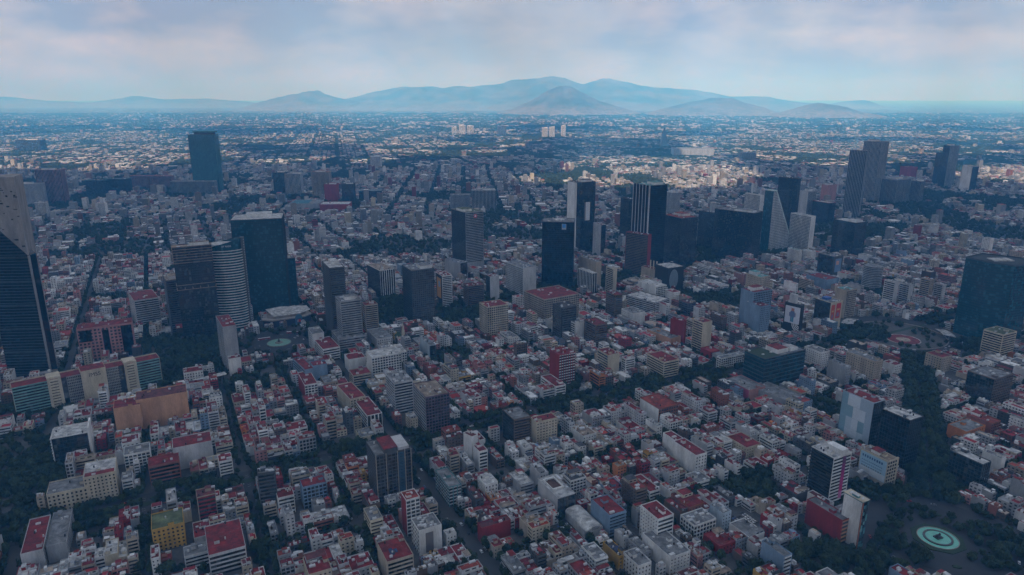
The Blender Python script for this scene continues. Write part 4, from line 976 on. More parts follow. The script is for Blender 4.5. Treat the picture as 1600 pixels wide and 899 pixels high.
def letters(fc, parent, loc, rz):
    me = bpy.data.meshes.new_from_object(bpy.data.objects.new('lettering', fc))
    o = obj('lettering', me, parent, None, loc); o.rotation_euler = (math.pi / 2, 0, rz)
# ---- long beige and green-glass institute building
x0, y0, x1, y1 = -571.1, 729.3, -449.4, 824.4
Lb = math.hypot(x1 - x0, y1 - y0); ang = math.degrees(math.atan2(y1 - y0, x1 - x0)); hb, db = 38.5, 18.0
cxm, cym = (x0 + x1) / 2 - math.sin(R_(ang)) * db / 2, (y0 + y1) / 2 + math.cos(R_(ang)) * db / 2
ins = empty('institute_building', cxm, cym, 0, R_(ang), 'long beige office slab with green glass ends and IMSS lettering', 'office building')
occupy(cxm, cym, ang, Lb, db); LAND.append(('the long beige institute',) + proj(cxm, cym, 20))
mb = MB(); mb.box(-Lb / 2 + .3, Lb / 2 - .3, -db / 2 + .5, db / 2 - .3, 0, hb - .4); mb.build('glazing', 'glass_dark', ins)
nf = 11; fh = hb / nf
secs = [(0, .22, 'green'), (.22, .31, 'strip'), (.31, .345, 'dark'), (.345, .44, 'grid'), (.44, .61, 'blank'), (.61, .70, 'grid'), (.70, .74, 'dark'), (.74, .83, 'strip'), (.83, 1, 'green')]
for a, b, k in secs:
    u0, u1 = -Lb / 2 + a * Lb, -Lb / 2 + b * Lb
    L = u1 - u0
    if k == 'blank':
        mb = MB(); mb.box(u0, u1, -db / 2 - 2.5, db / 2 + .2, 0, hb + 3.5); mb.build('blank_wall', 'painted_wall', ins, PAL['CR'])
        mb = MB(); mb.box(u0 + .5, u1 - .5, -db / 2 - 2, db / 2 - .3, hb + 3.51, hb + 3.7); mb.build('roof', 'roof_coating', ins, PAL['rr'])
        fc = bpy.data.curves.new('lettering', 'FONT'); fc.body = 'IMSS'; fc.size = 6.5; fc.extrude = .15; fc.align_x = 'CENTER'
        fc.materials.append(MATS['rubber'])
        letters(fc, ins, ((u0 + u1) / 2 + 1, -db / 2 - 2.7, hb - 5), 0)
        continue
    if k == 'dark': continue
    if k == 'strip':
        mb = MB(); mb.box(u0, u0 + L * .2, -db / 2 - 1.2, db / 2, 0, hb + 3); mb.box(u1 - L * .22, u1, -db / 2 - 1.2, db / 2, 0, hb + 3); mb.box(u0 + L * .2, u1 - L * .22, -db / 2 + 2, db / 2, hb - .3, hb + 3)
        mb.build('pier_wall', 'painted_wall', ins, PAL['CR'])
        mb = MB(); mb.box(u0 + L * .2, u1 - L * .22, -db / 2 - 1.2, -db / 2 + .6, fh - 2.0, fh - .01, True)
        c = PAL['CR']
    elif k == 'green':
        mb = MB(); mb.box(u0, u1, -db / 2, -db / 2 + .6, fh - 1.5, fh - .01, True); mb.box(u0 + .0, u0 + .5, -db / 2 - .1, -db / 2 + .5, 0, fh - 1.5)
        c = (.20, .38, .36)
    else:
        mb = MB(); mb.box(u0, u1, -db / 2, -db / 2 + .6, fh - 1.2, fh - .01, True)
        for i in range(8): mb.box(u0 + L * i / 8, u0 + L * i / 8 + .6, -db / 2 - .05, -db / 2 + .5, .01, fh - 1.2)
        c = (.30, .30, .28)
    me = mb.mesh('floor_band', 'painted_wall')
    for i in range(nf): obj('floor_band', me, ins, c, (0, 0, i * fh))
mb = MB(); mb.box(-Lb / 2, Lb / 2, -db / 2 + .7, db / 2, hb - .3, hb + .06); mb.build('roof', 'roof_coating', ins, PAL['rr'])
mb = MB(); mb.box(-Lb / 2, Lb / 2, db / 2 + .01, db / 2 + .5, 0, hb + 1.6); mb.box(-Lb / 2 - .4, -Lb / 2 - .01, -db / 2, db / 2, 0, hb + .8); mb.box(Lb / 2 + .01, Lb / 2 + .4, -db / 2, db / 2, 0, hb + .8); mb.build('end_wall', 'painted_wall', ins, PAL['CR'])

# ---- tower with folded concrete top at the left edge
tw = empty('folded_tower', -638 - 1.5, 866, 0, R_(5), 'dark louvred tower with slanting concrete upper wall, cut by left edge', 'tower')
occupy(-639, 866, 5, 54, 34)
hw = 26
def zline(u): return 165 + (225 - 165) * (hw - u) / (2 * hw)
mb = MB(); n = 0
pts = [(-hw, 0), (hw, 0), (hw, 165), (-hw, 225)]
mb.v = [(a, -16, b) for a, b in pts] + [(a, 2, b) for a, b in pts]
mb.f = [(0, 1, 2, 3), (1, 5, 6, 2), (3, 2, 6, 7), (0, 3, 7, 4)]
mb.build('glass_volume', 'glass_black', tw)
mb = MB(); pts = [(-hw, 0), (hw, 0), (hw, 264), (-hw, 264)]
mb.v = [(a, -14.5, b) for a, b in pts] + [(a * .2 + 8, 26, b) for a, b in pts]
mb.f = [(0, 1, 2, 3), (1, 5, 6, 2), (0, 3, 7, 4), (3, 2, 6, 7), (4, 7, 6, 5)]
cw = mb.build('concrete_wall', 'concrete', tw, (.33, .31, .30))
r2 = random.Random(5)
for i in range(46):
    u = r2.uniform(-hw + 2, hw - 2); z = r2.uniform(175, 250)
    if z < zline(u) + 4: continue
    mb = MB(); ww = r2.uniform(.5, 2.4); mb.box(u - ww, u + ww, -14.75, -14.45, z, z + r2.uniform(.6, 1.6), True); mb.build('window_slot', 'glass_black', cw)
for i in range(56):
    z = 4 + i * 3.95
    ue = hw if z < 165 else hw - (z - 165) / 60 * 2 * hw
    if ue < -hw + 3: break
    th = .9 if i % 8 else 2.2
    mb = MB(); mb.box(-hw, ue - .3, -16.9 - (i % 8 == 0) * .6, -15.9, z, z + th, True); mb.build('louvre', 'painted_wall', tw, (.035, .06, .07))
mb = MB(); mb.box(hw, hw + 1.2, -16.4, -13, 0, 165); mb.build('edge_fin', 'concrete', tw, (.3, .29, .28))

# ---- curved striped hotel tower
cxr, cyr = -449, 1052
rg = empty('curved_tower', cxr, cyr, 0, R_(12), 'curved teal glass tower with white horizontal bands and sloping crown', 'tower')
occupy(cxr, cyr, 12, 58, 36); LAND.append(('the curved striped tower',) + proj(cxr, cyr, 70))
EA, EB, K_ = 28.0, 17.0, 44
ell = lambda e: [(EA * e * math.cos(6.2832 * i / K_), EB * e * math.sin(6.2832 * i / K_)) for i in range(K_)]
mb = MB(); mb.prism(ell(1), 0, 134); mb.build('glazing', 'glass_teal', rg)
mb = MB(); mb.ring(0, 0, 1.035, .99, 0, 1.35, K_, EA, EB)
mb.f += [(i, i + K_ * 3, (i + 1) % K_ + K_ * 3, (i + 1) % K_) for i in range(K_)]
me = mb.mesh('floor_band', 'painted_wall')
for i in range(30): obj('floor_band', me, rg, (.66, .66, .63), (0, 0, 6 + i * 4.25))
mb = MB(); p = ell(1.0)
mb.v = [(a, b, 134.01) for a, b in p] + [(a, b, 141 + 7 * (a / EA)) for a, b in p]
mb.f = [(i, (i + 1) % K_, K_ + (i + 1) % K_, K_ + i) for i in range(K_)]
mb.build('crown', 'glass_teal', rg)
mb = MB(); mb.prism(ell(.8), 134.1, 140); mb.build('roof_drum', 'roof_coating', rg, PAL['rw'])
mb = MB(); mb.box(EA * .93, EA * 1.1, -4, 6, 0, 148); mb.build('edge_blade', 'painted_wall', rg, PAL['DG'])
for i in range(36):
    mb = MB(); mb.box(EA * 1.1 + .01, EA * 1.1 + .5, -4, -1, 0, 1.3, True); mb.build('blade_rib', 'painted_wall', rg, PAL['LG'], (0, 0, 4 + i * 4))
fc = bpy.data.curves.new('lettering', 'FONT'); fc.body = 'ST REGIS'; fc.size = 3.4; fc.extrude = .2; fc.align_x = 'CENTER'; fc.materials.append(MATS['metal_pale'])
letters(fc, rg, (8, -EB * .985 - .3, 136.5), R_(9))

# ---- polygonal huge dark tower
pts = [(697, 1035), (711, 1000), (733, 979), (772, 992), (778, 1030), (740, 1062)]
cx = sum(p[0] for p in pts) / 6; cy = sum(p[1] for p in pts) / 6
hx = empty('polygonal_tower', cx, cy, 0, 0, 'huge dark blue glass tower with faceted sides near right edge', 'tower')
occupy(cx, cy, 27, 76, 74); LAND.append(('the huge faceted tower',) + proj(cx, cy, 60))
lp = [(a - cx, b - cy) for a, b in pts]; Hh = 120
mb = MB(); mb.prism(lp, 0, Hh); mb.build('glazing', 'glass_teal', hx)
mb = MB(); mb.prism([(a * 1.006, b * 1.006) for a, b in lp], 0, .45, True, True); me = mb.mesh('floor_band', 'painted_wall')
for i in range(30): obj('floor_band', me, hx, (.03, .045, .055), (0, 0, 4 + i * 4))
for (a, b), (c, d_) in zip(lp, lp[1:] + lp[:1]):
    mb = MB(); L = math.hypot(c - a, d_ - b); mb.box(0, L, -.25, .25, 0, 2.2)
    q = mb.build('parapet', 'painted_wall', hx, (.06, .08, .10), (a, b, Hh)); q.rotation_euler = (0, 0, math.atan2(d_ - b, c - a))
mb = MB(); mb.prism([(a * .95, b * .95) for a, b in lp], Hh + .02, Hh + .3); mb.build('roof', 'roof_coating', hx, PAL['rg'])
mb = MB(); mb.box(-14, 16, -6, 12, Hh + .31, Hh + 2); mb.build('roof_deck', 'roof_coating', hx, PAL['rw'])

# ---- round banded building
rb = empty('round_building', 697.7, 1296, 0, 0, 'round banded building above the trees left of twin grey towers', 'building')
occupy(697.7, 1296, 27, 36, 36)
mb = MB(); mb.cyl(0, 0, 17, 0, 44, 28); mb.build('glazing', 'glass_dark', rb)
mb = MB(); mb.ring(0, 0, 17.5, 16.5, 0, 1.7, 28); mb.f += [(i, i + 84, (i + 1) % 28 + 84, (i + 1) % 28) for i in range(28)]
me = mb.mesh('floor_band', 'painted_wall')
for i in range(13): obj('floor_band', me, rb, PAL['G'], (0, 0, 1.6 + i * 3.3))
mb = MB(); mb.cyl(0, 0, 16.4, 44.01, 44.3, 28); mb.build('roof', 'roof_coating', rb, PAL['rg'])

# ---- thin pyramid tower far away
py = empty('pyramid_tower', 1092.9, 5080, 0, R_(20), 'thin dark pyramid tower rising alone in the far city', 'tower')
mb = MB(); mb.v = [(-32, -20, 0), (32, -20, 0), (32, 20, 0), (-32, 20, 0), (-6, -3, 128), (6, -3, 128), (6, 3, 128), (-6, 3, 128), (0, 0, 142)]
mb.f = [(0, 1, 5, 4), (1, 2, 6, 5), (2, 3, 7, 6), (3, 0, 4, 7), (4, 5, 8), (5, 6, 8), (6, 7, 8), (7, 4, 8)]
mb.build('glazing', 'glass_teal', py)
for i in range(16):
    z = 8 * i + 4; k = 1 - z / 128 * .81; k2 = 1 - z / 128 * .85
    mb = MB(); mb.box(-32 * k - .4, 32 * k + .4, -20 * k2 - .4, 20 * k2 + .4, z, z + 1.0, True); mb.build('floor_band', 'painted_wall', py, (.06, .10, .13))

# ---- building with long sloped glass facade
dg = empty('sloped_building', 634, 1640, 0, R_(33), 'white gridded building with one long sloping glass edge', 'office building')
dg.scale = (.74, .8, 1.04)
occupy(634, 1640, 27, 80, 30)
mb = MB(); pts = [(-50, 0), (50, 0), (50, 34), (-38, 140), (-50, 140)]
mb.v = [(a, -15, b) for a, b in pts] + [(a, 15, b) for a, b in pts]
mb.f = [(0, 1, 2, 3, 4), (1, 6, 7, 2), (2, 7, 8, 3), (3, 8, 9, 4), (0, 4, 9, 5)]
mb.build('glazing', 'glass_teal', dg)
for i in range(36):
    z = 2 + i * 3.8
    ue = 50 if z < 34 else 50 - (z - 34) / 106 * 88
    mb = MB(); mb.box(-50.2, ue - 1, -15.5, -14.9, z, z + 1.5, True); mb.build('floor_band', 'painted_wall', dg, PAL['LG'])
mb = MB()
for i in range(24):
    u = -49 + i * 4.2; zt = 140 if u < -38 else 140 - (u + 38) / 88 * 106
    mb.box(u, u + .7, -15.7, -14.9, 0, zt - 1)
mb.build('piers', 'painted_wall', dg, PAL['W'], stuff=True)
mb = MB(); L = math.hypot(88, 106)
mb.box(0, L, -15.4, 15.4, 0, 4, True); o_ = mb.build('sloped_glazing', 'painted_wall', dg, (.62, .74, .70), (-38, 0, 140)); o_.rotation_euler = (0, math.atan2(106, 88), 0)
for i in range(14):
    mb = MB(); mb.box(L * i / 14 + .6, L * (i + 1) / 14 - .6, -14, -6, 4.01, 4.2); mb.box(L * i / 14 + .6, L * (i + 1) / 14 - .6, -4.5, 14, 4.01, 4.2); mb.build('pane', 'glass_teal', o_)

# ---- white-roofed pavilion by the small roundabout
pv = empty('pavilion', -371, 1082, 0, R_(28), 'low pavilion with folded white roof and red emblem sign', 'pavilion')
occupy(-371, 1082, 28, 78, 40)
hexa = [(-38, -6), (-24, -18), (24, -18), (38, -8), (34, 18), (-30, 18)]
mb = MB(); mb.prism(hexa, 0, 11); mb.build('base_wall', 'painted_wall', pv, (.03, .05, .11))
mb = MB(); mb.prism([(a * 1.04, b * 1.04) for a, b in hexa], 11.01, 13, True, True); mb.build('rim', 'painted_wall', pv, (.42, .38, .34))
mb = MB(); mb.prism([(a * .8, b * .75) for a, b in hexa], 13.01, 17); mb.build('upper_wall', 'painted_wall', pv, (.30, .27, .25))
mb = MB(); z = [17, 17, 19, 20, 23, 23]
q = [(-22, -14), (20, -15), (38, -8), (36, 14), (-6, 17), (-30, 12)]
mb.v = [(a, b, c) for (a, b), c in zip(q, z)] + [(a, b, c + .8) for (a, b), c in zip(q, z)]
mb.f = [(6, 7, 8, 9, 10, 11)] + [(i, (i + 1) % 6, 6 + (i + 1) % 6, 6 + i) for i in range(6)]
mb.build('folded_roof', 'roof_coating', pv, PAL['rw'])
mb = MB(); mb.box(-5.5, 5.5, -.6, .6, 0, 12); mb.cyl(0, 0, .1, 12, 12.1, 6)
sg = mb.build('sign_arch', 'print', pv, (.06, .17, .27), (16, -20, 0))
mb = MB(); k = 12; mb.v = [(5.5 * math.cos(math.pi * i / k), -.6, 12 + 5.5 * math.sin(math.pi * i / k)) for i in range(k + 1)] + [(5.5 * math.cos(math.pi * i / k), .6, 12 + 5.5 * math.sin(math.pi * i / k)) for i in range(k + 1)]
mb.f = [tuple(range(k + 1))] + [(i, k + 1 + i, k + 2 + i, i + 1) for i in range(k)]; mb.build('arch_top', 'print', sg, (.06, .17, .27))
mb = MB(); mb.box(-3.8, 3.8, -.75, -.62, 3.5, 10.5); mb.build('sign_face', 'print', sg, (.03, .04, .14))
mb = MB(); mb.box(-.4, 3.0, -.85, -.76, 4.6, 9.4); mb.build('emblem', 'print', sg, (.55, .02, .03))
mb = MB(); mb.box(-2.8, -.6, -.85, -.76, 4.6, 9.0); mb.build('emblem', 'print', sg, (.35, .3, .33))

# ---- small church with spire
ch = empty('church', -168, 985, 0, R_(117), 'small church with green roof and thin pale spire among trees', 'church')
occupy(-168, 985, 27, 16, 26)
mb = MB(); mb.box(-11, 11, -6, 6, 0, 9); mb.build('nave_wall', 'painted_wall', ch, PAL['CR'])
mb = MB(); mb.v = [(-11.5, -6.6, 9), (11.5, -6.6, 9), (11.5, 6.6, 9), (-11.5, 6.6, 9), (-11.5, 0, 15), (11.5, 0, 15)]; mb.f = [(0, 1, 5, 4), (2, 3, 4, 5), (1, 2, 5), (3, 0, 4)]
mb.build('nave_roof', 'roof_coating', ch, (.07, .16, .07))
mb = MB(); mb.box(-15, -11.6, -2, 2, 0, 20); mb.build('bell_tower', 'painted_wall', ch, PAL['CR'])
mb = MB(); mb.v = [(-15.2, -2.2, 20.01), (-11.4, -2.2, 20.01), (-11.4, 2.2, 20.01), (-15.2, 2.2, 20.01), (-13.3, 0, 38)]; mb.f = [(0, 1, 4), (1, 2, 4), (2, 3, 4), (3, 0, 4)]
mb.build('spire', 'painted_wall', ch, (.52, .48, .38))

# ---- barrel roofed hall
bh = empty('barrel_hall', 62, 522, 0, R_(-62), 'low hall with white barrel-vaulted roof beside the car park', 'hall')
occupy(62, 522, 27, 17, 36)
mb = MB(); mb.box(-17, 17, -8, 8, 0, 7.5); mb.build('wall', 'painted_wall', bh, PAL['LG'])
mb = MB(); k = 10
for i in range(k):
    a0, a1 = math.pi * i / k, math.pi * (i + 1) / k
    mb.quad((-17.3, -8.3 * math.cos(a0), 7.51 + 3.6 * math.sin(a0)), (17.3, -8.3 * math.cos(a0), 7.51 + 3.6 * math.sin(a0)), (17.3, -8.3 * math.cos(a1), 7.51 + 3.6 * math.sin(a1)), (-17.3, -8.3 * math.cos(a1), 7.51 + 3.6 * math.sin(a1)))
for sx_ in (-17.3, 17.3):
    mb.v += [(sx_, -8.3 * math.cos(math.pi * i / k), 7.51 + 3.6 * math.sin(math.pi * i / k)) for i in range(k + 1)]; mb.f.append(tuple(range(len(mb.v) - k - 1, len(mb.v))))
mb.build('vault_roof', 'roof_coating', bh, PAL['rw'])

# ---- long white canopy of the station
cn = empty('station_canopy', -394, 838, 0, R_(42), 'long white flat canopy beside tree-lined roundabout approach', 'canopy')
occupy(-394, 838, 42, 40, 10)
mb = MB(); mb.box(-20, 20, -5, 5, 6, 7, True); mb.build('roof_slab', 'roof_coating', cn, PAL['rw'])
for i in range(6):
    mb = MB(); mb.box(-.3, .3, -.3, .3, 0, 6); mb.build('column', 'concrete', cn, PAL['G'], (-18 + i * 7.2, 0, 0))

# ------------------------------------------------------------------ squares and fountains
def disc(name, x, y, r, z, mat, k=48, **kw):
    mb = MB(); mb.v = [(r * math.cos(6.2832 * i / k), r * math.sin(6.2832 * i / k), 0) for i in range(k)]; mb.f = [tuple(range(k))]
    o = mb.build(name, mat, None, None, (x, y, z)); return struct(o)
disc('fountain_road', CIB[0], CIB[1], 66, .008, 'asphalt')
mb = MB(); mb.cyl(0, 0, 47, 0, .14, 40); struct(mb.build('fountain_plaza', 'asphalt', None, None, (CIB[0], CIB[1], .012)))
mb = MB(); mb.cyl(0, 0, 21, 0, .7, 8); hd = mb.build('octagon_hedge', 'hedge', None, None, (CIB[0], CIB[1], .14)); hd['label'] = 'low octagonal hedge bed around the turquoise fountain'; hd['category'] = 'hedge'
ft = empty('fountain', CIB[0], CIB[1], .0, R_(20), 'round turquoise fountain with two rings and dark chariot statue', 'fountain')
ft.scale = (.68, .68, .75)
LAND.append(('the turquoise fountain',) + proj(CIB[0], CIB[1], 0))
mb = MB(); mb.ring(0, 0, 23.2, 22.2, .8, 1.7, 48); mb.build('outer_rim', 'paving_light', ft)
mb = MB(); mb.cyl(0, 0, 22.3, .85, 1.30, 48); mb.build('outer_water', 'pool_water', ft)
mb = MB(); mb.ring(0, 0, 16.6, 14.0, 1.2, 2.3, 48); mb.build('middle_rim', 'bronze', ft)
mb = MB(); mb.cyl(0, 0, 14.1, 1.32, 1.85, 48); mb.build('inner_water', 'pool_water', ft)
mb = MB(); mb.box(-4.5, 4.5, -3.6, 3.6, 1.5, 3.2); mb.box(-3.2, 3.2, -2.6, 2.6, 3.2, 4.0); mb.build('plinth', 'bronze', ft)
mb = MB()
mb.box(-.2, 2.4, -1.1, 1.1, 4.7, 5.3, True); mb.box(2.0, 2.5, -1.1, 1.1, 5.3, 6.9)          # chariot and throne back
for sy in (-1.25, 1.25):                                                                   # wheels
    k = 14
    for i in range(k):
        a0, a1 = 6.2832 * i / k, 6.2832 * (i + 1) / k
        f_ = lambda rr, aa, yy: (1.2 + rr * math.cos(aa), yy, 4.9 + rr * math.sin(aa))
        mb.quad(f_(.75, a0, sy), f_(.75, a1, sy), f_(1.0, a1, sy), f_(1.0, a0, sy)); mb.quad(f_(1.0, a0, sy - .1), f_(1.0, a1, sy - .1), f_(1.0, a1, sy + .1), f_(1.0, a0, sy + .1))
for z0, z1, ra, rb_ in ((5.3, 6.1, .75, .6), (6.1, 7.0, .6, .45), (7.0, 7.2, .2, .18), (7.2, 7.7, .3, .22)): mb.cyl(1.5, 0, ra, z0, z1, 10, rb_)   # seated figure
mb.box(.6, 1.5, -.45, .45, 5.3, 5.75)
for sy in (-.8, .8):                                                                       # two lions
    mb.cyl(-2.0, sy, .5, 4.75, 5.6, 8, .45); mb.box(-2.9, -.9, sy - .42, sy + .42, 4.75, 5.5, True); mb.cyl(-3.1, sy, .55, 5.2, 6.1, 8, .4)
    for lx in (-2.7, -1.1):
        for q in (-.25, .25): mb.box(lx - .12, lx + .12, sy + q - .12, sy + q + .12, 4.0, 4.8)
mb.build('statue', 'bronze', ft)
mb = MB(); mb.cyl(-2, 15.3, .25, 1.2, 5, 6); mb.build('water_jet_column', 'metal_pale', ft)
BEDS = []
for i in range(9):
    a = R_(20 + 40 * i); rr = 37 + (i % 3) * 3
    mb = MB(); k = 12
    mb.v = [(3.6 * (1 + .2 * math.sin(3 * q + i)) * math.cos(6.2832 * q / k), 2.2 * math.sin(6.2832 * q / k), 0) for q in range(k)]; mb.v += [(x_ * .8, y_ * .8, .8) for x_, y_, _ in mb.v]
    mb.f = [(q, (q + 1) % k, k + (q + 1) % k, k + q) for q in range(k)] + [tuple(range(k, 2 * k))]
    o_ = mb.build('flower_bed', 'hedge', None, None, (CIB[0] + rr * math.cos(a), CIB[1] + rr * math.sin(a), .15)); o_.rotation_euler = (0, 0, a + 1.57)
    BEDS.append((proj(CIB[0] + rr * math.cos(a), CIB[1] + rr * math.sin(a), 0)[0], o_)); o_['category'] = 'planting bed'; o_['group'] = 'planting beds around the fountain'

BEDS.sort(key=lambda q: q[0])
for nm_, (_, o_) in zip(('leftmost', 'second from left', 'third from left', 'fourth from left', 'middle', 'fourth from right', 'third from right', 'second from right', 'rightmost'), BEDS): o_['label'] = nm_ + ' small planting bed on the paving around the turquoise fountain'
disc('roundabout_road', INS[0], INS[1], 90, .008, 'asphalt', 64)
mb = MB(); mb.ring(0, 0, 66, 64.8, 0, 1.0, 64); o_ = mb.build('ring_wall', 'paving_light', None, None, (INS[0], INS[1], .012)); o_['label'] = 'low round wall enclosing the sunken plaza of the big roundabout'; o_['category'] = 'wall'
mb = MB(); mb.cyl(0, 0, 64.6, 0, .1, 64); struct(mb.build('sunken_plaza', 'pavement', None, None, (INS[0], INS[1], .012)))
ms = empty('mosaic_circle', INS[0] - 6, INS[1] - 22, .13, 0, 'red and white round paving mosaic in the big roundabout plaza', 'mosaic'); LAND.append(('the roundabout mosaic',) + proj(INS[0], INS[1], 0))
for nm_, ra, rb_, z, c in (('white_ring', 24, 22.6, .12, PAL['W']), ('red_ring', 22.6, 10, .10, (.32, .03, .04)), ('centre_disc', 10, .01, .14, PAL['CR'])):
    mb = MB(); mb.ring(0, 0, ra, rb_, 0, z, 40); mb.build(nm_, 'roof_coating', ms, c)
for ax, r_in, r_out, nm_, lab in ((R_(140), 66, 84, 'plaza_canopy', 'white curved canopy on the left rim of the big roundabout'), (R_(-8), 58, 76, 'plaza_canopy', 'white fan canopy on the right rim of the big roundabout')):
    e = empty(nm_, INS[0], INS[1], 0, 0, lab, 'canopy')
    k = 9
    for i in range(k):
        a0, a1 = ax - .24 + .48 * i / k, ax - .24 + .48 * (i + 1) / k - .006
        mb = MB(); q = lambda rr, aa, z: (rr * math.cos(aa), rr * math.sin(aa), z)
        mb.quad(q(r_in, a0, 8), q(r_in, a1, 8), q(r_out, a1, 5.5), q(r_out, a0, 5.5)); mb.quad(q(r_in, a0, 7.6), q(r_out, a0, 5.1), q(r_out, a1, 5.1), q(r_in, a1, 7.6)); mb.quad(q(r_in, a0, 7.6), q(r_in, a1, 7.6), q(r_in, a1, 8), q(r_in, a0, 8))
        mb.build('canopy_panel', 'roof_coating', e, PAL['rw'])
    mb = MB()
    for aa in (ax - .2, ax, ax + .2): mb.box((r_in + r_out) / 2 * math.cos(aa) - .3, (r_in + r_out) / 2 * math.cos(aa) + .3, (r_in + r_out) / 2 * math.sin(aa) - .3, (r_in + r_out) / 2 * math.sin(aa) + .3, 0, 6)
    mb.build('columns', 'concrete', e, PAL['G'])

disc('small_roundabout_road', DIA[0], DIA[1], 58, .008, 'asphalt')
dn = empty('disc_fountain', DIA[0], DIA[1], 0, 0, 'pale green disc fountain in the small roundabout with red buses', 'fountain')
mb = MB(); mb.cyl(0, 0, 17, 0, .8, 40); mb.build('green_disc', 'turquoise_disc', dn)
mb = MB(); mb.ring(0, 0, 17.6, 16.9, 0, 1.2, 40); mb.build('rim', 'paving_light', dn)
mb = MB(); mb.cyl(0, 0, 6, .81, 2.2, 24, 4.5); mb.build('basin', 'paving_light', dn)
mb = MB(); mb.cyl(0, 0, 2, 2.21, 6, 10, 1.2); mb.cyl(0, 0, .5, 6, 8.6, 8, .25); mb.build('statue', 'bronze', dn)

# avenues with markings
def strip(name, pl, wid, z, mat):
    mb = MB()
    for (x0, y0), (x1, y1) in zip(pl, pl[1:]):
        L = math.hypot(x1 - x0, y1 - y0); nx, ny = -(y1 - y0) / L * wid / 2, (x1 - x0) / L * wid / 2
        mb.quad((x0 - nx, y0 - ny, z), (x1 - nx, y1 - ny, z), (x1 + nx, y1 + ny, z), (x0 + nx, y0 + ny, z))
    return struct(mb.build(name, mat))
strip('avenue', [to_xy(-1000, 648), to_xy(1900, 648)], 38, .004, 'asphalt')
strip('boulevard', REFORMA, 30, .012, 'asphalt')
strip('diagonal_avenue', OAX, 30, .004, 'asphalt')
strip('ring_road', CIRCUITO, 14, .016, 'pavement')
mk = MB()
for ln in (-11, -7.5, 7.5, 11):
    s = -400
    while s < 900:
        a, b = to_xy(s, 648 + ln - .08), to_xy(s + 3, 648 + ln - .08); c, d_ = to_xy(s + 3, 648 + ln + .08), to_xy(s, 648 + ln + .08)
        mk.quad(a + (.02,), b + (.02,), c + (.02,), d_ + (.02,)); s += 9
struct(mk.build('lane_marking', 'lane_paint'))
mb = MB(); a = [to_xy(-1000, 644.5), to_xy(1900, 644.5), to_xy(1900, 651.5), to_xy(-1000, 651.5)]
mb.prism(a, 0, .16); struct(mb.build('median_strip', 'hedge'))
# ------------------------------------------------------------------ blocks, lots and houses of the near town
def in_view(x, y, m=90):
    if y < 380: return False
    px, py = proj(x, y, 0)
    k = m * FPX / max(400, y)
    return -k < px < 1600 + k and py < 899 + k * .55
def blocked(s0, s1, t0, t1):
    x, y = to_xy((s0 + s1) / 2, (t0 + t1) / 2)
    r = math.hypot(s1 - s0, t1 - t0) * .42
    for (c, R0) in ROUND:
        if math.hypot(x - c[0], y - c[1]) < R0 + r: return True
    for (c, R0) in GREENS:
        if math.hypot(x - c[0], y - c[1]) < R0 + r * .5: return True
    if seg_d(x, y, REFORMA) < 26 + r or seg_d(x, y, OAX) < 19 + r or seg_d(x, y, CIRCUITO) < 9 + r: return True
    for a, b, c, d in FOOT:
        if s0 < b and s1 > a and t0 < d and t1 > c: return True
    # open car parks seen in the photograph
    for (c, R0) in PARKS:
        if math.hypot(x - c[0], y - c[1]) < R0 + r * .6: return True
    return False
PARKS = [(G(880, 835), 15), (G(1165, 815), 14), (G(430, 590), 24), (G(1500, 600), 20), (G(350, 590), 10)]
WALLS = ['W'] * 20 + ['LG'] * 22 + ['BE'] * 14 + ['CR'] * 9 + ['G'] * 18 + ['BK'] * 5 + ['RD'] * 4 + ['BL'] * 3 + ['BR'] * 7 + ['DG'] * 5 + ['PK'] * 3 + ['OR'] + ['YE']
ROOFS = ['rr'] * 46 + ['ro'] * 9 + ['rw'] * 18 + ['rg'] * 15 + ['rd'] * 5 + ['rt'] * 8 + ['rm'] * 8
LOTS = []; YARDS = []
lr = random.Random(21)
def add_lot(s0, s1, t0, t1, depth=0):
    if s1 - s0 < 4.5 or t1 - t0 < 4.5: return
    x, y = to_xy((s0 + s1) / 2, (t0 + t1) / 2)
    if not in_view(x, y) or y > 1545: return
    if blocked(s0, s1, t0, t1):
        if depth < 2:
            sm, tm = (s0 + s1) / 2, (t0 + t1) / 2
            for a, b in ((s0, sm - .1), (sm + .1, s1)):
                for c, d in ((t0, tm - .1), (tm + .1, t1)): add_lot(a, b, c, d, depth + 1)
        else: YARDS.append((x, y))
        return
    if lr.random() < .13: YARDS.append((x, y)); YARDS.append((x + 4, y - 3)); return
    north = (s1 - s0) * (t1 - t0) > 120 and lr.random() < (.20 if t0 > 660 else .15)
    fl = lr.choice((5, 5, 6, 7, 8) if t0 > 660 else (5, 5, 6, 7)) if north else lr.choice((2, 2, 2, 3, 3, 3, 3, 4, 4, 5))
    if depth: fl = min(fl, 3)
    LOTS.append((s0, s1, t0, t1, fl, lr.choice(WALLS), lr.choice(ROOFS)))
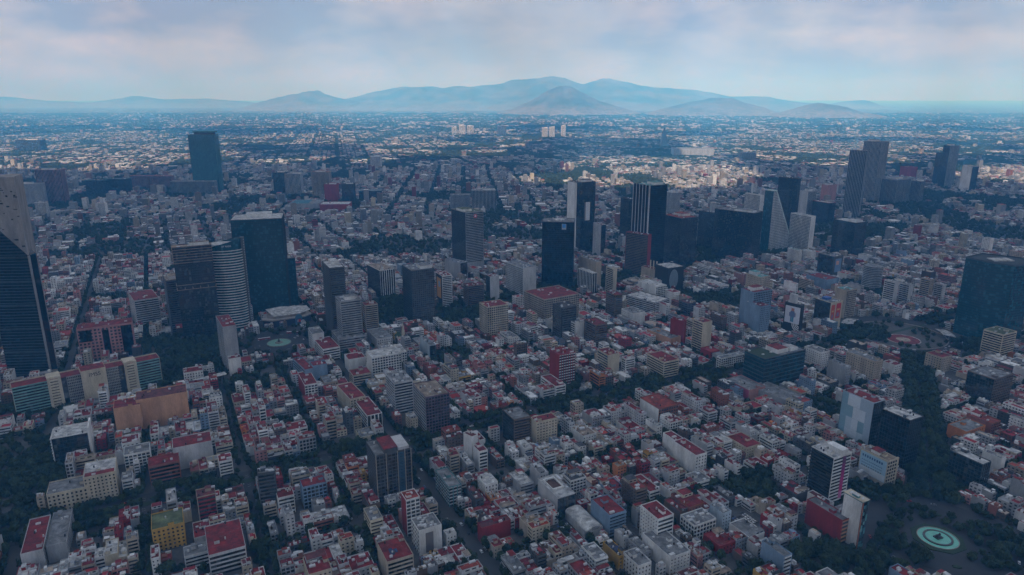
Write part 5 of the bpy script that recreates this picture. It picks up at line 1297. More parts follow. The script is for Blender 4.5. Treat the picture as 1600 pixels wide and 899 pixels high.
for (sa, wa), (sb, wb) in zip(S_STREETS, S_STREETS[1:]):
    for (ta, va), (tb, vb) in zip(T_STREETS, T_STREETS[1:]):
        s0, s1, t0, t1 = sa + wa / 2, sb - wb / 2, ta + va / 2, tb - vb / 2
        xc, yc = to_xy((s0 + s1) / 2, (t0 + t1) / 2)
        if not in_view(xc, yc, 140) or yc > 1640: continue
        if all(seg_d(xc, yc, q) > 45 for q in (REFORMA, OAX, CIRCUITO)) and all(math.hypot(xc - c[0], yc - c[1]) > R0 + 45 for c, R0 in ROUND):
            mb = MB(); mb.prism([to_xy(s0, t0), to_xy(s1, t0), to_xy(s1, t1), to_xy(s0, t1)], 0, .13); struct(mb.build('pavement', 'pavement'))
        s0 += 1.1; s1 -= 1.1; t0 += 1.1; t1 -= 1.1
        nrow = max(2, round((t1 - t0) / 23))
        cuts = [t0] + [t0 + (t1 - t0) * i / nrow + lr.uniform(-4, 4) for i in range(1, nrow)] + [t1]
        for i in range(nrow):
            s = s0
            while s < s1 - 4:
                f = lr.choice((6, 7, 8, 8, 9, 10, 11, 13, 17))
                e = min(s1, s + f)
                if s1 - e < 5: e = s1
                a, b = cuts[i] + (lr.uniform(0, 3.5) if i else 0), cuts[i + 1] - (lr.uniform(0, 3.5) if i < nrow - 1 else 0)
                if b - a > 15 and lr.random() < .45:
                    m_ = a + (b - a) * lr.uniform(.35, .65)
                    add_lot(s + .04, e - .04, a, m_ - .05); add_lot(s + .04, e - .04, m_ + .05, b - lr.choice((0, 0, 2, 4)))
                else: add_lot(s + .04, e - .04, a, b)
                s = e
def lot_size(l):
    s0, s1, t0, t1, fl, _, _ = l
    x, y = to_xy((s0 + s1) / 2, (t0 + t1) / 2)
    px, py = proj(x, y, fl * 2)
    if px < -8 or px > 1608 or py > 915: return 0
    return ((s1 - s0) * fl * 3.1 + (t1 - t0) * fl * 3.1 + (s1 - s0) * (t1 - t0) * .6) / (x * x + y * y)
LOTS.sort(key=lot_size, reverse=True)
indiv = []; rest = []
nh = nb = 0
for l in LOTS:
    if l[4] <= 4 and nh < 300 and lot_size(l) > 0: indiv.append(l); nh += 1
    elif l[4] > 4 and nb < 130 and lot_size(l) > 0: indiv.append(l); nb += 1
    else: rest.append(l)
print('lots', len(LOTS), 'individual', len(indiv))
NUMW = {2: 'two-storey', 3: 'three-storey', 4: 'four-storey', 5: 'five-storey', 6: 'six-storey', 7: 'seven-storey', 8: 'eight-storey', 9: 'nine-storey', 11: 'eleven-storey'}
def ordw(i):
    a = ['first','second','third','fourth','fifth','sixth','seventh','eighth','ninth','tenth','eleventh','twelfth','thirteenth','fourteenth','fifteenth','sixteenth','seventeenth','eighteenth','nineteenth']
    tens = ['twent','thirt','fort','fift','sixt','sevent','eight','ninet']
    n = i + 1
    if n < 20: return a[n - 1]
    q = tens[min(n // 10 - 2, 7)]
    return q + 'ieth' if n % 10 == 0 else q + 'y-' + a[n % 10 - 1]
def near_land(px, py):
    best = min(LAND, key=lambda q: math.hypot(q[1] - px, 1.5 * (q[2] - py)))
    dx, dy = px - best[1], (py - best[2]) * 1.5
    return (('right of' if dx > 0 else 'left of') if abs(dx) > abs(dy) else ('below' if dy > 0 else 'above')), best[0], math.hypot(dx, dy)
ORD = ['nearest', 'second nearest', 'third nearest', 'fourth nearest', 'fifth nearest', 'sixth nearest', 'seventh nearest', 'eighth nearest', 'ninth nearest', 'tenth nearest', 'eleventh nearest', 'twelfth nearest']
bucket = {}
for l in indiv:
    s0, s1, t0, t1, fl, wl, rf = l
    x, y = to_xy((s0 + s1) / 2, (t0 + t1) / 2)
    px, py = proj(x, y, fl * 3.1)
    best = min(LAND, key=lambda q: math.hypot(q[1] - px, 1.5 * (q[2] - py)))
    dx, dy = px - best[1], (py - best[2]) * 1.5
    dr = ('right of' if dx > 0 else 'left of') if abs(dx) > abs(dy) else ('below' if dy > 0 else 'above')
    kind = 'house' if fl <= 4 else 'block'
    key = (CNAME[wl], RNAME[rf], NUMW[fl], kind, dr, best[0])
    bucket.setdefault(key, []).append((math.hypot(dx, dy), l))
for key, lst in bucket.items():
    lst.sort(key=lambda q: q[0])
    for i, (_, l) in enumerate(lst):
        s0, s1, t0, t1, fl, wl, rf = l
        w, d, h = s1 - s0, t1 - t0, fl * 3.1 + .4
        x, y = to_xy((s0 + s1) / 2, (t0 + t1) / 2)
        where = key[4] + ' ' + key[5]
        lab = '%s %s %s, %s roof, %s%s' % (key[0], key[2], key[3], key[1], (ORD[min(i, 11)] + ' ' if len(lst) > 1 else ''), where)
        r = random.Random(int(s0 * 13 + t0 * 7))
        fs, ls = r.choice('ppgbbn' if fl < 5 else 'ppgby'), r.choice('npnnb' if fl < 5 else 'npgb')
        root = building('town_house' if fl <= 4 else 'apartment_block', x, y, 27, w, d, h, wl, rf, fs, ls, lab, 'house' if fl <= 4 else 'apartment block', 'town houses between the streets' if fl <= 4 else 'apartment blocks between the houses', {}, False, r, r.choice((1, 2, 3, 4)))
        if r.random() < .7 and w > 6 and d > 8:      # a lower or raised roof room with its own roof colour
            rw_, rd_, rh_ = w * r.uniform(.4, .9), d * r.uniform(.25, .45), r.uniform(2.4, 3.4)
            ox = r.choice((-1, 1)) * (w - rw_ - .7) / 2; oy = r.choice((-1, 1)) * (d - rd_ - .7) / 2
            mb = MB(); mb.box(-rw_ / 2, rw_ / 2, -rd_ / 2, rd_ / 2, 0, rh_); o_ = mb.build('roof_room', 'painted_wall', root, PAL[r.choice(WALLS[:80])], (ox, oy, h + .055))
            mb = MB(); mb.box(-rw_ / 2 + .15, rw_ / 2 - .15, -rd_ / 2 + .15, rd_ / 2 - .15, rh_ + .002, rh_ + .12); mb.build('roof', 'roof_coating', o_, PAL[r.choice(ROOFS)])
            mb = MB(); mb.box(-rw_ * .3, -rw_ * .05, -rd_ / 2 - .04, -rd_ / 2 - .005, 1, 2.2, True); mb.build('window', 'glass_dark', o_)
            mb = MB(); mb.box(rw_ * .1, rw_ * .35, -rd_ / 2 - .04, -rd_ / 2 - .005, 1, 2.2, True); mb.build('window', 'glass_dark', o_)

# ------------------------------------------------------------------ the rest of the town as one mass
class CB:                      # coloured box collector, numpy
    def __init__(s): s.V = []; s.C = []; s.U = []
    def quads(s, P, col, uv):  # P (n,4,3), col (n,4), uv (n,4,2)
        s.V.append(P.reshape(-1, 3)); s.C.append(np.repeat(col, 4, axis=0)); s.U.append(uv.reshape(-1, 2))
    def boxes(s, x, y, w, d, ca, sa, z0, z1, cw, cr, alpha, rim=None):
        n = len(x)
        cor = np.array([(-.5, -.5), (.5, -.5), (.5, .5), (-.5, .5)])
        lx = cor[None, :, 0] * w[:, None]; ly = cor[None, :, 1] * d[:, None]
        X = x[:, None] + lx * ca[:, None] - ly * sa[:, None]; Y = y[:, None] + lx * sa[:, None] + ly * ca[:, None]
        for i in range(4):
            j = (i + 1) % 4
            P = np.empty((n, 4, 3))
            P[:, 0] = np.stack([X[:, i], Y[:, i], z0], 1); P[:, 1] = np.stack([X[:, j], Y[:, j], z0], 1)
            P[:, 2] = np.stack([X[:, j], Y[:, j], z1], 1); P[:, 3] = np.stack([X[:, i], Y[:, i], z1], 1)
            L = w if i % 2 == 0 else d
            uv = np.zeros((n, 4, 2)); uv[:, 1, 0] = L; uv[:, 2, 0] = L; uv[:, :, 1] = .02
            uv[:, 2, 1] = z1 - z0; uv[:, 3, 1] = z1 - z0
            a = alpha if alpha.ndim == 1 else alpha[:, i]
            s.quads(P, np.concatenate([cw, a[:, None]], 1), uv)
        if rim is None:
            P = np.stack([X, Y, np.repeat(z1[:, None], 4, 1)], 2)
            s.quads(P, np.concatenate([cr, np.zeros((n, 1))], 1), np.full((n, 4, 2), -1.0))
        else:
            k = 1 - 2 * .3 / w; k2 = 1 - 2 * .3 / d
            lx2 = lx * k[:, None]; ly2 = ly * k2[:, None]
            X2 = x[:, None] + lx2 * ca[:, None] - ly2 * sa[:, None]; Y2 = y[:, None] + lx2 * sa[:, None] + ly2 * ca[:, None]
            zr = z1 - rim
            for i in range(4):
                j = (i + 1) % 4
                P = np.empty((n, 4, 3))
                P[:, 0] = np.stack([X[:, i], Y[:, i], z1], 1); P[:, 1] = np.stack([X[:, j], Y[:, j], z1], 1); P[:, 2] = np.stack([X2[:, j], Y2[:, j], z1], 1); P[:, 3] = np.stack([X2[:, i], Y2[:, i], z1], 1)
                s.quads(P, np.concatenate([cw, np.zeros((n, 1))], 1), np.full((n, 4, 2), -1.0))
                Q = np.empty((n, 4, 3))
                Q[:, 0] = P[:, 3]; Q[:, 1] = P[:, 2]; Q[:, 2] = np.stack([X2[:, j], Y2[:, j], zr], 1); Q[:, 3] = np.stack([X2[:, i], Y2[:, i], zr], 1)
                s.quads(Q, np.concatenate([cw, np.zeros((n, 1))], 1), np.full((n, 4, 2), -1.0))
            P = np.stack([X2, Y2, np.repeat(zr[:, None], 4, 1)], 2)
            s.quads(P, np.concatenate([cr, np.zeros((n, 1))], 1), np.full((n, 4, 2), -1.0))
    def build(s, name, label, cat):
        V = np.concatenate(s.V).astype(np.float32); C = np.concatenate(s.C).astype(np.float32); U = np.concatenate(s.U).astype(np.float32)
        nv = len(V); nq = nv // 4
        me = bpy.data.meshes.new(name)
        me.vertices.add(nv); me.vertices.foreach_set('co', V.ravel())
        me.loops.add(nv); me.loops.foreach_set('vertex_index', np.arange(nv, dtype=np.int32))
        me.polygons.add(nq); me.polygons.foreach_set('loop_start', np.arange(0, nv, 4, dtype=np.int32))
        me.update(calc_edges=True)
        ca = me.color_attributes.new('col', 'FLOAT_COLOR', 'POINT'); ca.data.foreach_set('color', C.ravel())
        ul = me.uv_layers.new(name='uv'); ul.data.foreach_set('uv', U.ravel())
        me.materials.append(MATS['city_wall'])
        o = obj(name, me); o['kind'] = 'stuff'; o['label'] = label; o['category'] = cat
        print(name, 'quads', nq)
        return o
A_ = lambda v: np.array(v, float)
cb = CB()
L_ = rest
if L_:
    n = len(L_)
    s0, s1, t0, t1 = (A_([l[i] for l in L_]) for i in range(4))
    fl = A_([l[4] for l in L_]); z1 = fl * 3.1 + 1.2
    cs, ct = (s0 + s1) / 2, (t0 + t1) / 2
    x = gc * cs - gs * ct; y = gs * cs + gc * ct
    w, d = s1 - s0, t1 - t0
    jit = nr.uniform(.5, 1.05, (n, 1))
    cw = np.clip(A_([PAL[l[5]] for l in L_]) * jit, 0, .8); cr = np.clip(A_([PAL[l[6]] for l in L_]) * nr.uniform(.7, 1.15, (n, 1)), 0, .8)
    ca = np.full(n, gc); sa = np.full(n, gs)
    cb.boxes(x, y, w, d, ca, sa, np.zeros(n), z1, cw, cr, np.zeros((n, 4)), np.full(n, .85))
    # real window panes on the street and side walls
    P = []
    for i in range(n):
        r = random.Random(i)
        f_ = int(fl[i]); band = r.random() < .3
        for side in (0, 1, 2):
            if side and r.random() < .45: continue
            Ls = w[i] if side == 0 else d[i]
            k = 1 if band else max(1, int(Ls / 3.1))
            for q in range(k):
                a = -Ls / 2 + Ls * (q + .5) / k; hw_ = Ls / 2 - .6 if band else min(1.0, Ls / k * .32)
                for z in range(f_):
                    z0 = z * 3.1 + 1.0; zz = z0 + 1.45
                    if side == 0: c4 = [(a - hw_, -d[i] / 2 - .05), (a + hw_, -d[i] / 2 - .05)]
                    elif side == 1: c4 = [(-w[i] / 2 - .05, a + hw_), (-w[i] / 2 - .05, a - hw_)]
                    else: c4 = [(w[i] / 2 + .05, a - hw_), (w[i] / 2 + .05, a + hw_)]
                    g = [(x[i] + p_ * gc - q_ * gs, y[i] + p_ * gs + q_ * gc) for p_, q_ in c4]
                    P.append((g[0] + (z0,), g[1] + (z0,), g[1] + (zz,), g[0] + (zz,)))
    P = np.array(P, float); m_ = len(P)
    wc = np.array([(.022, .028, .034, 0)]) * nr.uniform(.6, 2.2, (m_, 1)); wc[:, 3] = 0
    cb.quads(P, wc, np.full((m_, 4, 2), -1.0))
    # roof huts, tanks and sheds
    for rep in range(4):
        sel = nr.random(n) < (.8, .55, .5, .4)[rep]
        k = sel.sum()
        hw_, hd_ = nr.uniform(1.2, 4.5, k), nr.uniform(1.2, 4.5, k)
        hw_ = np.minimum(hw_, w[sel] * .5); hd_ = np.minimum(hd_, d[sel] * .5)
        ux = nr.uniform(-.5, .5, k) * (w[sel] - hw_ - .8); uy = nr.uniform(-.5, .5, k) * (d[sel] - hd_ - .8)
        cc = np.where(nr.random((k, 1)) < .45, cw[sel], np.array(PAL['W']) * nr.uniform(.6, 1, (k, 1)))
        cr2 = np.where(nr.random((k, 1)) < .5, cr[sel], cc)
        cb.boxes(x[sel] + ux * gc - uy * gs, y[sel] + ux * gs + uy * gc, hw_, hd_, ca[sel], sa[sel], z1[sel] - .85, z1[sel] + nr.uniform(.6, 2.4, k), cc, cr2, np.zeros((k, 4)))
cb.build('house_rows', 'mass of low red-roofed and pale houses filling the blocks beyond the near ones', 'houses')

# far city, three rings of ever larger lots
far = CB(); FT = []
def fill(y0, y1, cell, rot, street, bigp):
    ca_, sa_ = math.cos(R_(rot)), math.sin(R_(rot))
    m = int((y1 * 1.9) / cell)
    I, J = np.meshgrid(np.arange(-m, m), np.arange(-m // 2, m * 2))
    I = I.ravel(); J = J.ravel()
    gx = I * cell + nr.uniform(-.12, .12, I.size) * cell; gy = J * cell + nr.uniform(-.12, .12, I.size) * cell
    X = gx * ca_ - gy * sa_; Y = gx * sa_ + gy * ca_
    k = (Y > y0) & (Y <= y1) & (np.abs(X) < .80 * Y + 120)
    X, Y, I, J = X[k], Y[k], I[k], J[k]
    gm = fbm(X / 190 + 40, Y / 230 + 3, 4) + .03 * np.clip((-X / Y - .25) * 2, 0, 1) * (Y < 3500)
    isst = (I % street[0] == 0) | (J % street[1] == 0)
    green = gm > .575
    bd = ~isst & ~green & (nr.random(len(X)) > (.17 if y0 < 3000 else .08))
    if y0 < 2000:
        bd &= np.array([seg_d(a, b, REFORMA) > 34 and seg_d(a, b, CIRCUITO) > 18 for a, b in zip(X, Y)])
    # keep clear of the named towers
    for (nm, x_, y_, ang_, w_, d_, *_r) in NAMED:
        if y_ > 1300: bd &= np.hypot(X - x_, Y - y_) > max(w_, d_) * .62 + cell * .45
    for x_, y_, q in ((1092.9, 5080, 45), (634, 1640, 62)): bd &= np.hypot(X - x_, Y - y_) > q
    tr = (~bd) & (green | (nr.random(len(X)) < (.95 if y0 < 5000 else .45)))
    tx_ = X[tr] + nr.uniform(-.6, .6, tr.sum()) * cell; ty_ = Y[tr] + nr.uniform(-.6, .6, tr.sum()) * cell
    for a, b in zip(tx_, ty_): FT.append((a, b))
    g2 = green & (nr.random(len(X)) < .8)
    for a, b in zip(X[g2] + nr.uniform(-.7, .7, g2.sum()) * cell, Y[g2] + nr.uniform(-.7, .7, g2.sum()) * cell): FT.append((a, b))
    x, y = X[bd], Y[bd]; n = len(x)
    yt = nr.random(n) < (.42 if y0 < 5000 else .12)
    for a, b in zip(x[yt] + nr.choice((-.5, .5), yt.sum()) * cell, y[yt] - cell * .5): FT.append((a, b))
    u = nr.random(n)
    w = cell * nr.uniform(.62, 1.0, n); d = cell * nr.uniform(.62, 1.0, n)
    h = np.where(u < .7, nr.uniform(5, 11, n), np.where(u < .95, nr.uniform(10, 20, n), nr.uniform(20, 46, n))) if y0 < 3000 else np.where(u < .86, nr.uniform(5, 11, n), np.where(u < .985, nr.uniform(9, 15, n), nr.uniform(18, 34, n)))
    big = nr.random(n) < bigp
    w[big] *= 1.9; d[big] *= 1.5; h[big] = nr.uniform(8, 13, big.sum())
    tall = h > 24; w[tall] = np.minimum(w[tall], 28); d[tall] = np.minimum(d[tall], 22)
    pw = ['W'] * 34 + ['LG'] * 22 + ['BE'] * 14 + ['CR'] * 12 + ['G'] * 8 + ['BK'] * 3 + ['PK'] * 2 + ['RD'] * 2
    pr = ['rr'] * 17 + ['ro'] * 4 + ['rw'] * 22 + ['rg'] * 32 + ['rt'] * 12 + ['rd'] * 8
    PW = A_([PAL[q] for q in pw]); PR = A_([PAL[q] for q in pr])
    cw = PW[nr.integers(0, len(pw), n)] * nr.uniform(.3, .9 if y0 < 3000 else .7, (n, 1)); cr = PR[nr.integers(0, len(pr), n)] * nr.uniform(.5, 1.0, (n, 1))
    cr[big] = np.array(PAL['rw']) * nr.uniform(.5, .95, (big.sum(), 1))
    al = np.where(nr.random((n, 4)) < .28, .1, np.where(nr.random((n, 1)) < .3, .9, .5))
    far.boxes(x, y, w, d, np.full(n, ca_), np.full(n, sa_), np.zeros(n), h, np.clip(cw, 0, .8), np.clip(cr, 0, .8), al)
    # one raised part per house keeps roofs from looking like plain lids
    if y0 < 3000:
        k = nr.random(n) < .7
        q = k.sum(); hw_ = w[k] * nr.uniform(.25, .6, q); hd_ = d[k] * nr.uniform(.25, .6, q)
        ux = nr.uniform(-.5, .5, q) * (w[k] - hw_); uy = nr.uniform(-.5, .5, q) * (d[k] - hd_)
        far.boxes(x[k] + ux * ca_ - uy * sa_, y[k] + ux * sa_ + uy * ca_, hw_, hd_, np.full(q, ca_), np.full(q, sa_), h[k] - .01, h[k] + nr.uniform(1.5, 4.5, q), np.clip(cw[k], 0, .8), PR[nr.integers(0, len(pr), q)], al[k])
fill(1560, 2100, 17, 27, (6, 9), .02)
fill(2100, 3600, 20, 4, (6, 10), .03)
fill(3600, 7000, 25, 14, (7, 9), .05)
fill(7000, 15000, 46, -6, (8, 7), .07)
far.build('far_city', 'endless carpet of small pale and red buildings out to the hills', 'city')

# ------------------------------------------------------------------ trees
def crown_mesh(seed, nclump, nleaf, size):
    r = random.Random(seed); mb = MB()
    cl = []
    for i in range(nclump):
        a = r.uniform(0, 6.283); e = r.uniform(-.25, 1.0); q = r.uniform(.35, .72)
        cl.append((q * math.cos(a) * math.cos(e * 1.2), q * math.sin(a) * math.cos(e * 1.2), .55 + .45 * e, r.uniform(.30, .46)))
    for (cx, cy, cz, R0) in cl:
        for _ in range(nleaf):
            a = r.uniform(0, 6.283); z = r.uniform(-.6, 1); q = math.sqrt(1 - z * z)
            nx, ny, nz = q * math.cos(a), q * math.sin(a), z
            k = R0 * r.uniform(.75, 1.1)
            px, py_, pz = cx + nx * k, cy + ny * k, cz + nz * k * .85
            nx += r.uniform(-.5, .5); ny += r.uniform(-.5, .5); nz += r.uniform(-.3, .6)
            l = math.sqrt(nx * nx + ny * ny + nz * nz) + 1e-6; nx /= l; ny /= l; nz /= l
            tx, ty, tz = -ny, nx, 0.0
            l = math.hypot(tx, ty) + 1e-6; tx /= l; ty /= l
            bx, by, bz = ny * tz - nz * ty, nz * tx - nx * tz, nx * ty - ny * tx
            s = size * r.uniform(.6, 1.25)
            mb.quad((px - tx * s, py_ - ty * s, pz), (px - bx * s * .8, py_ - by * s * .8, pz - bz * s * .8), (px + tx * s, py_ + ty * s, pz), (px + bx * s * .8, py_ + by * s * .8, pz + bz * s * .8))
    k = 9                                     # dense inner mass
    for lev, (rr, z) in enumerate(((.35, .12), (.62, .4), (.60, .75), (.30, 1.08))):
        mb.v += [(rr * (1 + .25 * r.uniform(-1, 1)) * math.cos(6.2832 * i / k), rr * (1 + .25 * r.uniform(-1, 1)) * math.sin(6.2832 * i / k), z + r.uniform(-.06, .06)) for i in range(k)]
    b0 = len(mb.v) - 4 * k
    for lev in range(3):
        for i in range(k):
            j = (i + 1) % k
            mb.f.append((b0 + lev * k + i, b0 + lev * k + j, b0 + (lev + 1) * k + j, b0 + (lev + 1) * k + i))
    mb.f.append(tuple(b0 + 3 * k + i for i in range(k)))
    return mb.mesh('crown', 'leaf')
CROWN = [crown_mesh(40 + i, 11, 34, .13) for i in range(7)]
CROWN_S = [crown_mesh(80 + i, 8, 13, .22) for i in range(4)]
mb = MB(); mb.cyl(0, 0, .28, 0, .62, 7, .16); mb.cyl(.05, 0, .13, .55, 1.0, 6, .05); TRUNK = mb.mesh('trunk', 'trunk')
TREES = []
tr_ = random.Random(5)
def free(x, y):
    s, t = to_st(x, y)
    for a, b, c, d in FOOT:
        if a - 1 < s < b + 1 and c - 1 < t < d + 1: return False
    return True
def addtree(x, y, r0, place):
    if in_view(x, y, 40) and free(x, y): TREES.append((x, y, r0, place))
for (sv, wv) in S_STREETS:
    for off in (-wv / 2 - .2, wv / 2 + .2):
        t = 130
        while t < 1900:
            t += tr_.uniform(4.5, 7.5)
            if any(abs(t - q) < v / 2 + 2 for q, v in T_STREETS): continue
            if tr_.random() < .85:
                x, y = to_xy(sv + off + tr_.uniform(-.8, .8), t)
                if y > 1560 or any(math.hypot(x - c[0], y - c[1]) < R0 for c, R0 in ROUND) or seg_d(x, y, REFORMA) < 20: continue
                addtree(x, y, tr_.uniform(2.8, 5.6), 'street')
for (tv, vv) in T_STREETS:
    offs = (-vv / 2 - .2, vv / 2 + .2) if vv < 40 else (-21.5, -17, -2, 2.5, 17, 21.5)
    for off in offs:
        s = -900
        while s < 1850:
            s += tr_.uniform(4.5, 7.5)
            if any(abs(s - q) < v / 2 + 2 for q, v in S_STREETS): continue
            if tr_.random() < (.86 if vv < 40 else .92):
                x, y = to_xy(s, tv + off + tr_.uniform(-.8, .8))
                if y > 1560 or any(math.hypot(x - c[0], y - c[1]) < R0 for c, R0 in ROUND) or seg_d(x, y, REFORMA) < 20: continue
                addtree(x, y, tr_.uniform(2.9, 5.8), 'avenue' if vv > 40 else 'street')
for (x, y) in YARDS:
    if tr_.random() < .9: addtree(x + tr_.uniform(-3, 3), y + tr_.uniform(-3, 3), tr_.uniform(2.4, 4.6), 'yard')
def rows(pl, offs, step, place, rr=(3.5, 5.5)):
    for (x0, y0), (x1, y1) in zip(pl, pl[1:]):
        L = math.hypot(x1 - x0, y1 - y0); q = 0
        while q < L:
            q += tr_.uniform(step * .8, step * 1.2)
            for of in offs:
                x = x0 + (x1 - x0) * q / L - (y1 - y0) / L * of + tr_.uniform(-1.2, 1.2); y = y0 + (y1 - y0) * q / L + (x1 - x0) / L * of + tr_.uniform(-1.2, 1.2)
                if any(math.hypot(x - c[0], y - c[1]) < R0 - 4 for c, R0 in ROUND): continue
                addtree(x, y, tr_.uniform(*rr), place)
rows(OAX, (-17, -12, -5, 5, 12, 17), 7.5, 'diagonal', (4, 6.2))
rows(REFORMA, (-27, -22, -12, 12, 22, 27), 9, 'boulevard', (4, 6.5))
rows(CIRCUITO, (-11, 11), 9, 'ring')
for (c, R0) in GREENS:
    for _ in range(int(R0 * R0 * .06)):
        a = tr_.uniform(0, 6.283); q = R0 * math.sqrt(tr_.random())
        addtree(c[0] + q * math.cos(a), c[1] + q * math.sin(a), tr_.uniform(3.2, 6.0), 'grove')
for i in range(190):
    a = tr_.uniform(0, 6.283); q = tr_.choice((tr_.uniform(27, 46), tr_.uniform(67, 80)))
    if q < 50 and (abs(a - 4.4) < .6 or abs(a - 5.9) < .4): continue
    x, y = CIB[0] + q * math.cos(a), CIB[1] + q * math.sin(a)
    if q > 60 and -2.6 < math.atan2(y - CIB[1], x - CIB[0]) < -1.0: continue
    addtree(x, y, tr_.uniform(2.8, 4.8), 'fountain')
for i in range(75):
    a = tr_.uniform(0, 6.283); q = tr_.choice((tr_.uniform(25, 63), tr_.uniform(46, 63)))
    if math.hypot(q * math.cos(a) + 6, q * math.sin(a) + 22) > 30: addtree(INS[0] + q * math.cos(a), INS[1] + q * math.sin(a), tr_.uniform(2.8, 4.6), 'plaza')
for i in range(60):
    a = tr_.uniform(0, 6.283); q = tr_.uniform(42, 66); addtree(DIA[0] + q * math.cos(a), DIA[1] + q * math.sin(a), tr_.uniform(3, 5), 'plaza')
def tsize(q):
    px, py = proj(q[0], q[1], 4)
    return 0 if (px < 3 or px > 1597 or py > 893) else q[2] / math.hypot(q[0], q[1])
TREES.sort(key=tsize, reverse=True)
TLAB = dict(street=('round dark green street tree lining the narrow streets in the foreground', 'street trees along the narrow streets'), avenue=('dark green tree in the rows along the wide avenue', 'trees along the wide avenue'), yard=('small green tree growing in a yard between houses', 'yard trees'),
   diagonal=('tall dark tree in the dense rows of the diagonal avenue', 'trees along the diagonal avenue'), boulevard=('tree lining the far boulevard of towers', 'boulevard trees'), ring=('tree beside the ring road', 'ring road trees'), grove=('large dense dark tree in one of the closed groves', 'grove trees'), fountain=('dark green tree standing around the turquoise fountain', 'trees around the fountain'), plaza=('tree on the far roundabout plaza', 'plaza trees'))
TK = dict(street='street tree', avenue='avenue tree', yard='yard tree', diagonal='diagonal avenue tree', boulevard='boulevard tree', ring='roadside tree', grove='dense grove tree', fountain='square tree', plaza='plaza tree')
tb = {}
for i, (x, y, r0, place) in enumerate(TREES[:300]):
    a, b, q = near_land(*proj(x, y, 5)); sz = 'large' if r0 > 4.9 else ('small' if r0 < 3.6 else 'medium')
    tb.setdefault((sz, TK[place], a, b), []).append((q, i))
TL = {}
for key, lst in tb.items():
    lst.sort()
    for j, (q, i) in enumerate(lst): TL[i] = '%s dark green %s, %s%s %s' % (key[0], key[1], (ordw(j) + ' nearest ' if len(lst) > 1 else ''), key[2], key[3])
for i, (x, y, r0, place) in enumerate(TREES[:300]):
    hz = r0 * tr_.uniform(1.15, 1.5)
    root = empty('tree', x, y, .0, tr_.uniform(0, 6.283), TL[i], 'tree', TLAB[place][1])
    o_ = obj('trunk', TRUNK, root); o_.scale = (r0 * .22, r0 * .22, hz * .9)
    o_ = obj('crown', CROWN[i % 7], root, None, (0, 0, hz * .32)); o_.scale = (r0, r0, hz)
pts = [(x, y, r0) for x, y, r0, _ in TREES[300:]]
print('near trees', len(TREES), 'far trees', len(FT))
fr = random.Random(3)
for (x, y) in FT:
    if y < 2100: pts.append((x + fr.uniform(-4, 4), y + fr.uniform(-4, 4), fr.uniform(3.5, 6.0)));
    elif y < 3600:
        pts.append((x, y, fr.uniform(4.5, 7.5)))
        if fr.random() < .5: pts.append((x + fr.uniform(-9, 9), y + fr.uniform(-9, 9), fr.uniform(4, 6.5)))
    elif y < 7000: pts.append((x, y, fr.uniform(9, 15)))
    else: pts.append((x, y, fr.uniform(14, 26)))
pm = bpy.data.meshes.new('tree_mass')
P = np.array([(a, b, 0.0) for a, b, c in pts], np.float32)
pm.vertices.add(len(P)); pm.vertices.foreach_set('co', P.ravel())
sc = np.array([(c, c, c * fr.uniform(1.1, 1.4) if c < 7 else c * .55 + 3) for a, b, c in pts], np.float32)
at_ = pm.attributes.new('tscale', 'FLOAT_VECTOR', 'POINT'); at_.data.foreach_set('vector', sc.ravel())
at_ = pm.attributes.new('trot', 'FLOAT', 'POINT'); at_.data.foreach_set('value', np.array([fr.uniform(0, 6.28) for _ in pts], np.float32))
at_ = pm.attributes.new('tkind', 'INT', 'POINT'); at_.data.foreach_set('value', np.array([fr.randrange(4) for _ in pts], np.int32))
tm = obj('tree_mass', pm); tm['kind'] = 'stuff'; tm['label'] = 'dark mass of street trees and groves spread through the distant blocks'; tm['category'] = 'trees'
ng = bpy.data.node_groups.new('tree_scatter', 'GeometryNodeTree')
ng.interface.new_socket('Geometry', in_out='INPUT', socket_type='NodeSocketGeometry'); ng.interface.new_socket('Geometry', in_out='OUTPUT', socket_type='NodeSocketGeometry')
gi = N(ng, 'NodeGroupInput'); go = N(ng, 'NodeGroupOutput'); jn = N(ng, 'GeometryNodeJoinGeometry')
def named_attr(nm, typ):
    q = N(ng, 'GeometryNodeInputNamedAttribute', data_type=typ); q.inputs['Name'].default_value = nm
    return q.outputs['Attribute']
for k in range(4):
    proto = bpy.data.objects.new('crown_source', CROWN_S[k])
    oi = N(ng, 'GeometryNodeObjectInfo'); oi.inputs['Object'].default_value = proto
    cmp_ = N(ng, 'FunctionNodeCompare', data_type='INT', operation='EQUAL')
    ng.links.new(named_attr('tkind', 'INT'), cmp_.inputs[2]); cmp_.inputs[3].default_value = k
    ip = N(ng, 'GeometryNodeInstanceOnPoints')
    ng.links.new(gi.outputs[0], ip.inputs['Points']); ng.links.new(cmp_.outputs[0], ip.inputs['Selection']); ng.links.new(oi.outputs['Geometry'], ip.inputs['Instance'])
    ng.links.new(named_attr('tscale', 'FLOAT_VECTOR'), ip.inputs['Scale'])
    cx_n = N(ng, 'ShaderNodeCombineXYZ'); ng.links.new(named_attr('trot', 'FLOAT'), cx_n.inputs[2]); ng.links.new(cx_n.outputs[0], ip.inputs['Rotation'])
    ng.links.new(ip.outputs[0], jn.inputs[0])
ng.links.new(jn.outputs[0], go.inputs[0])
md = tm.modifiers.new('scatter', 'NODES'); md.node_group = ng
print('tree points', len(pts))

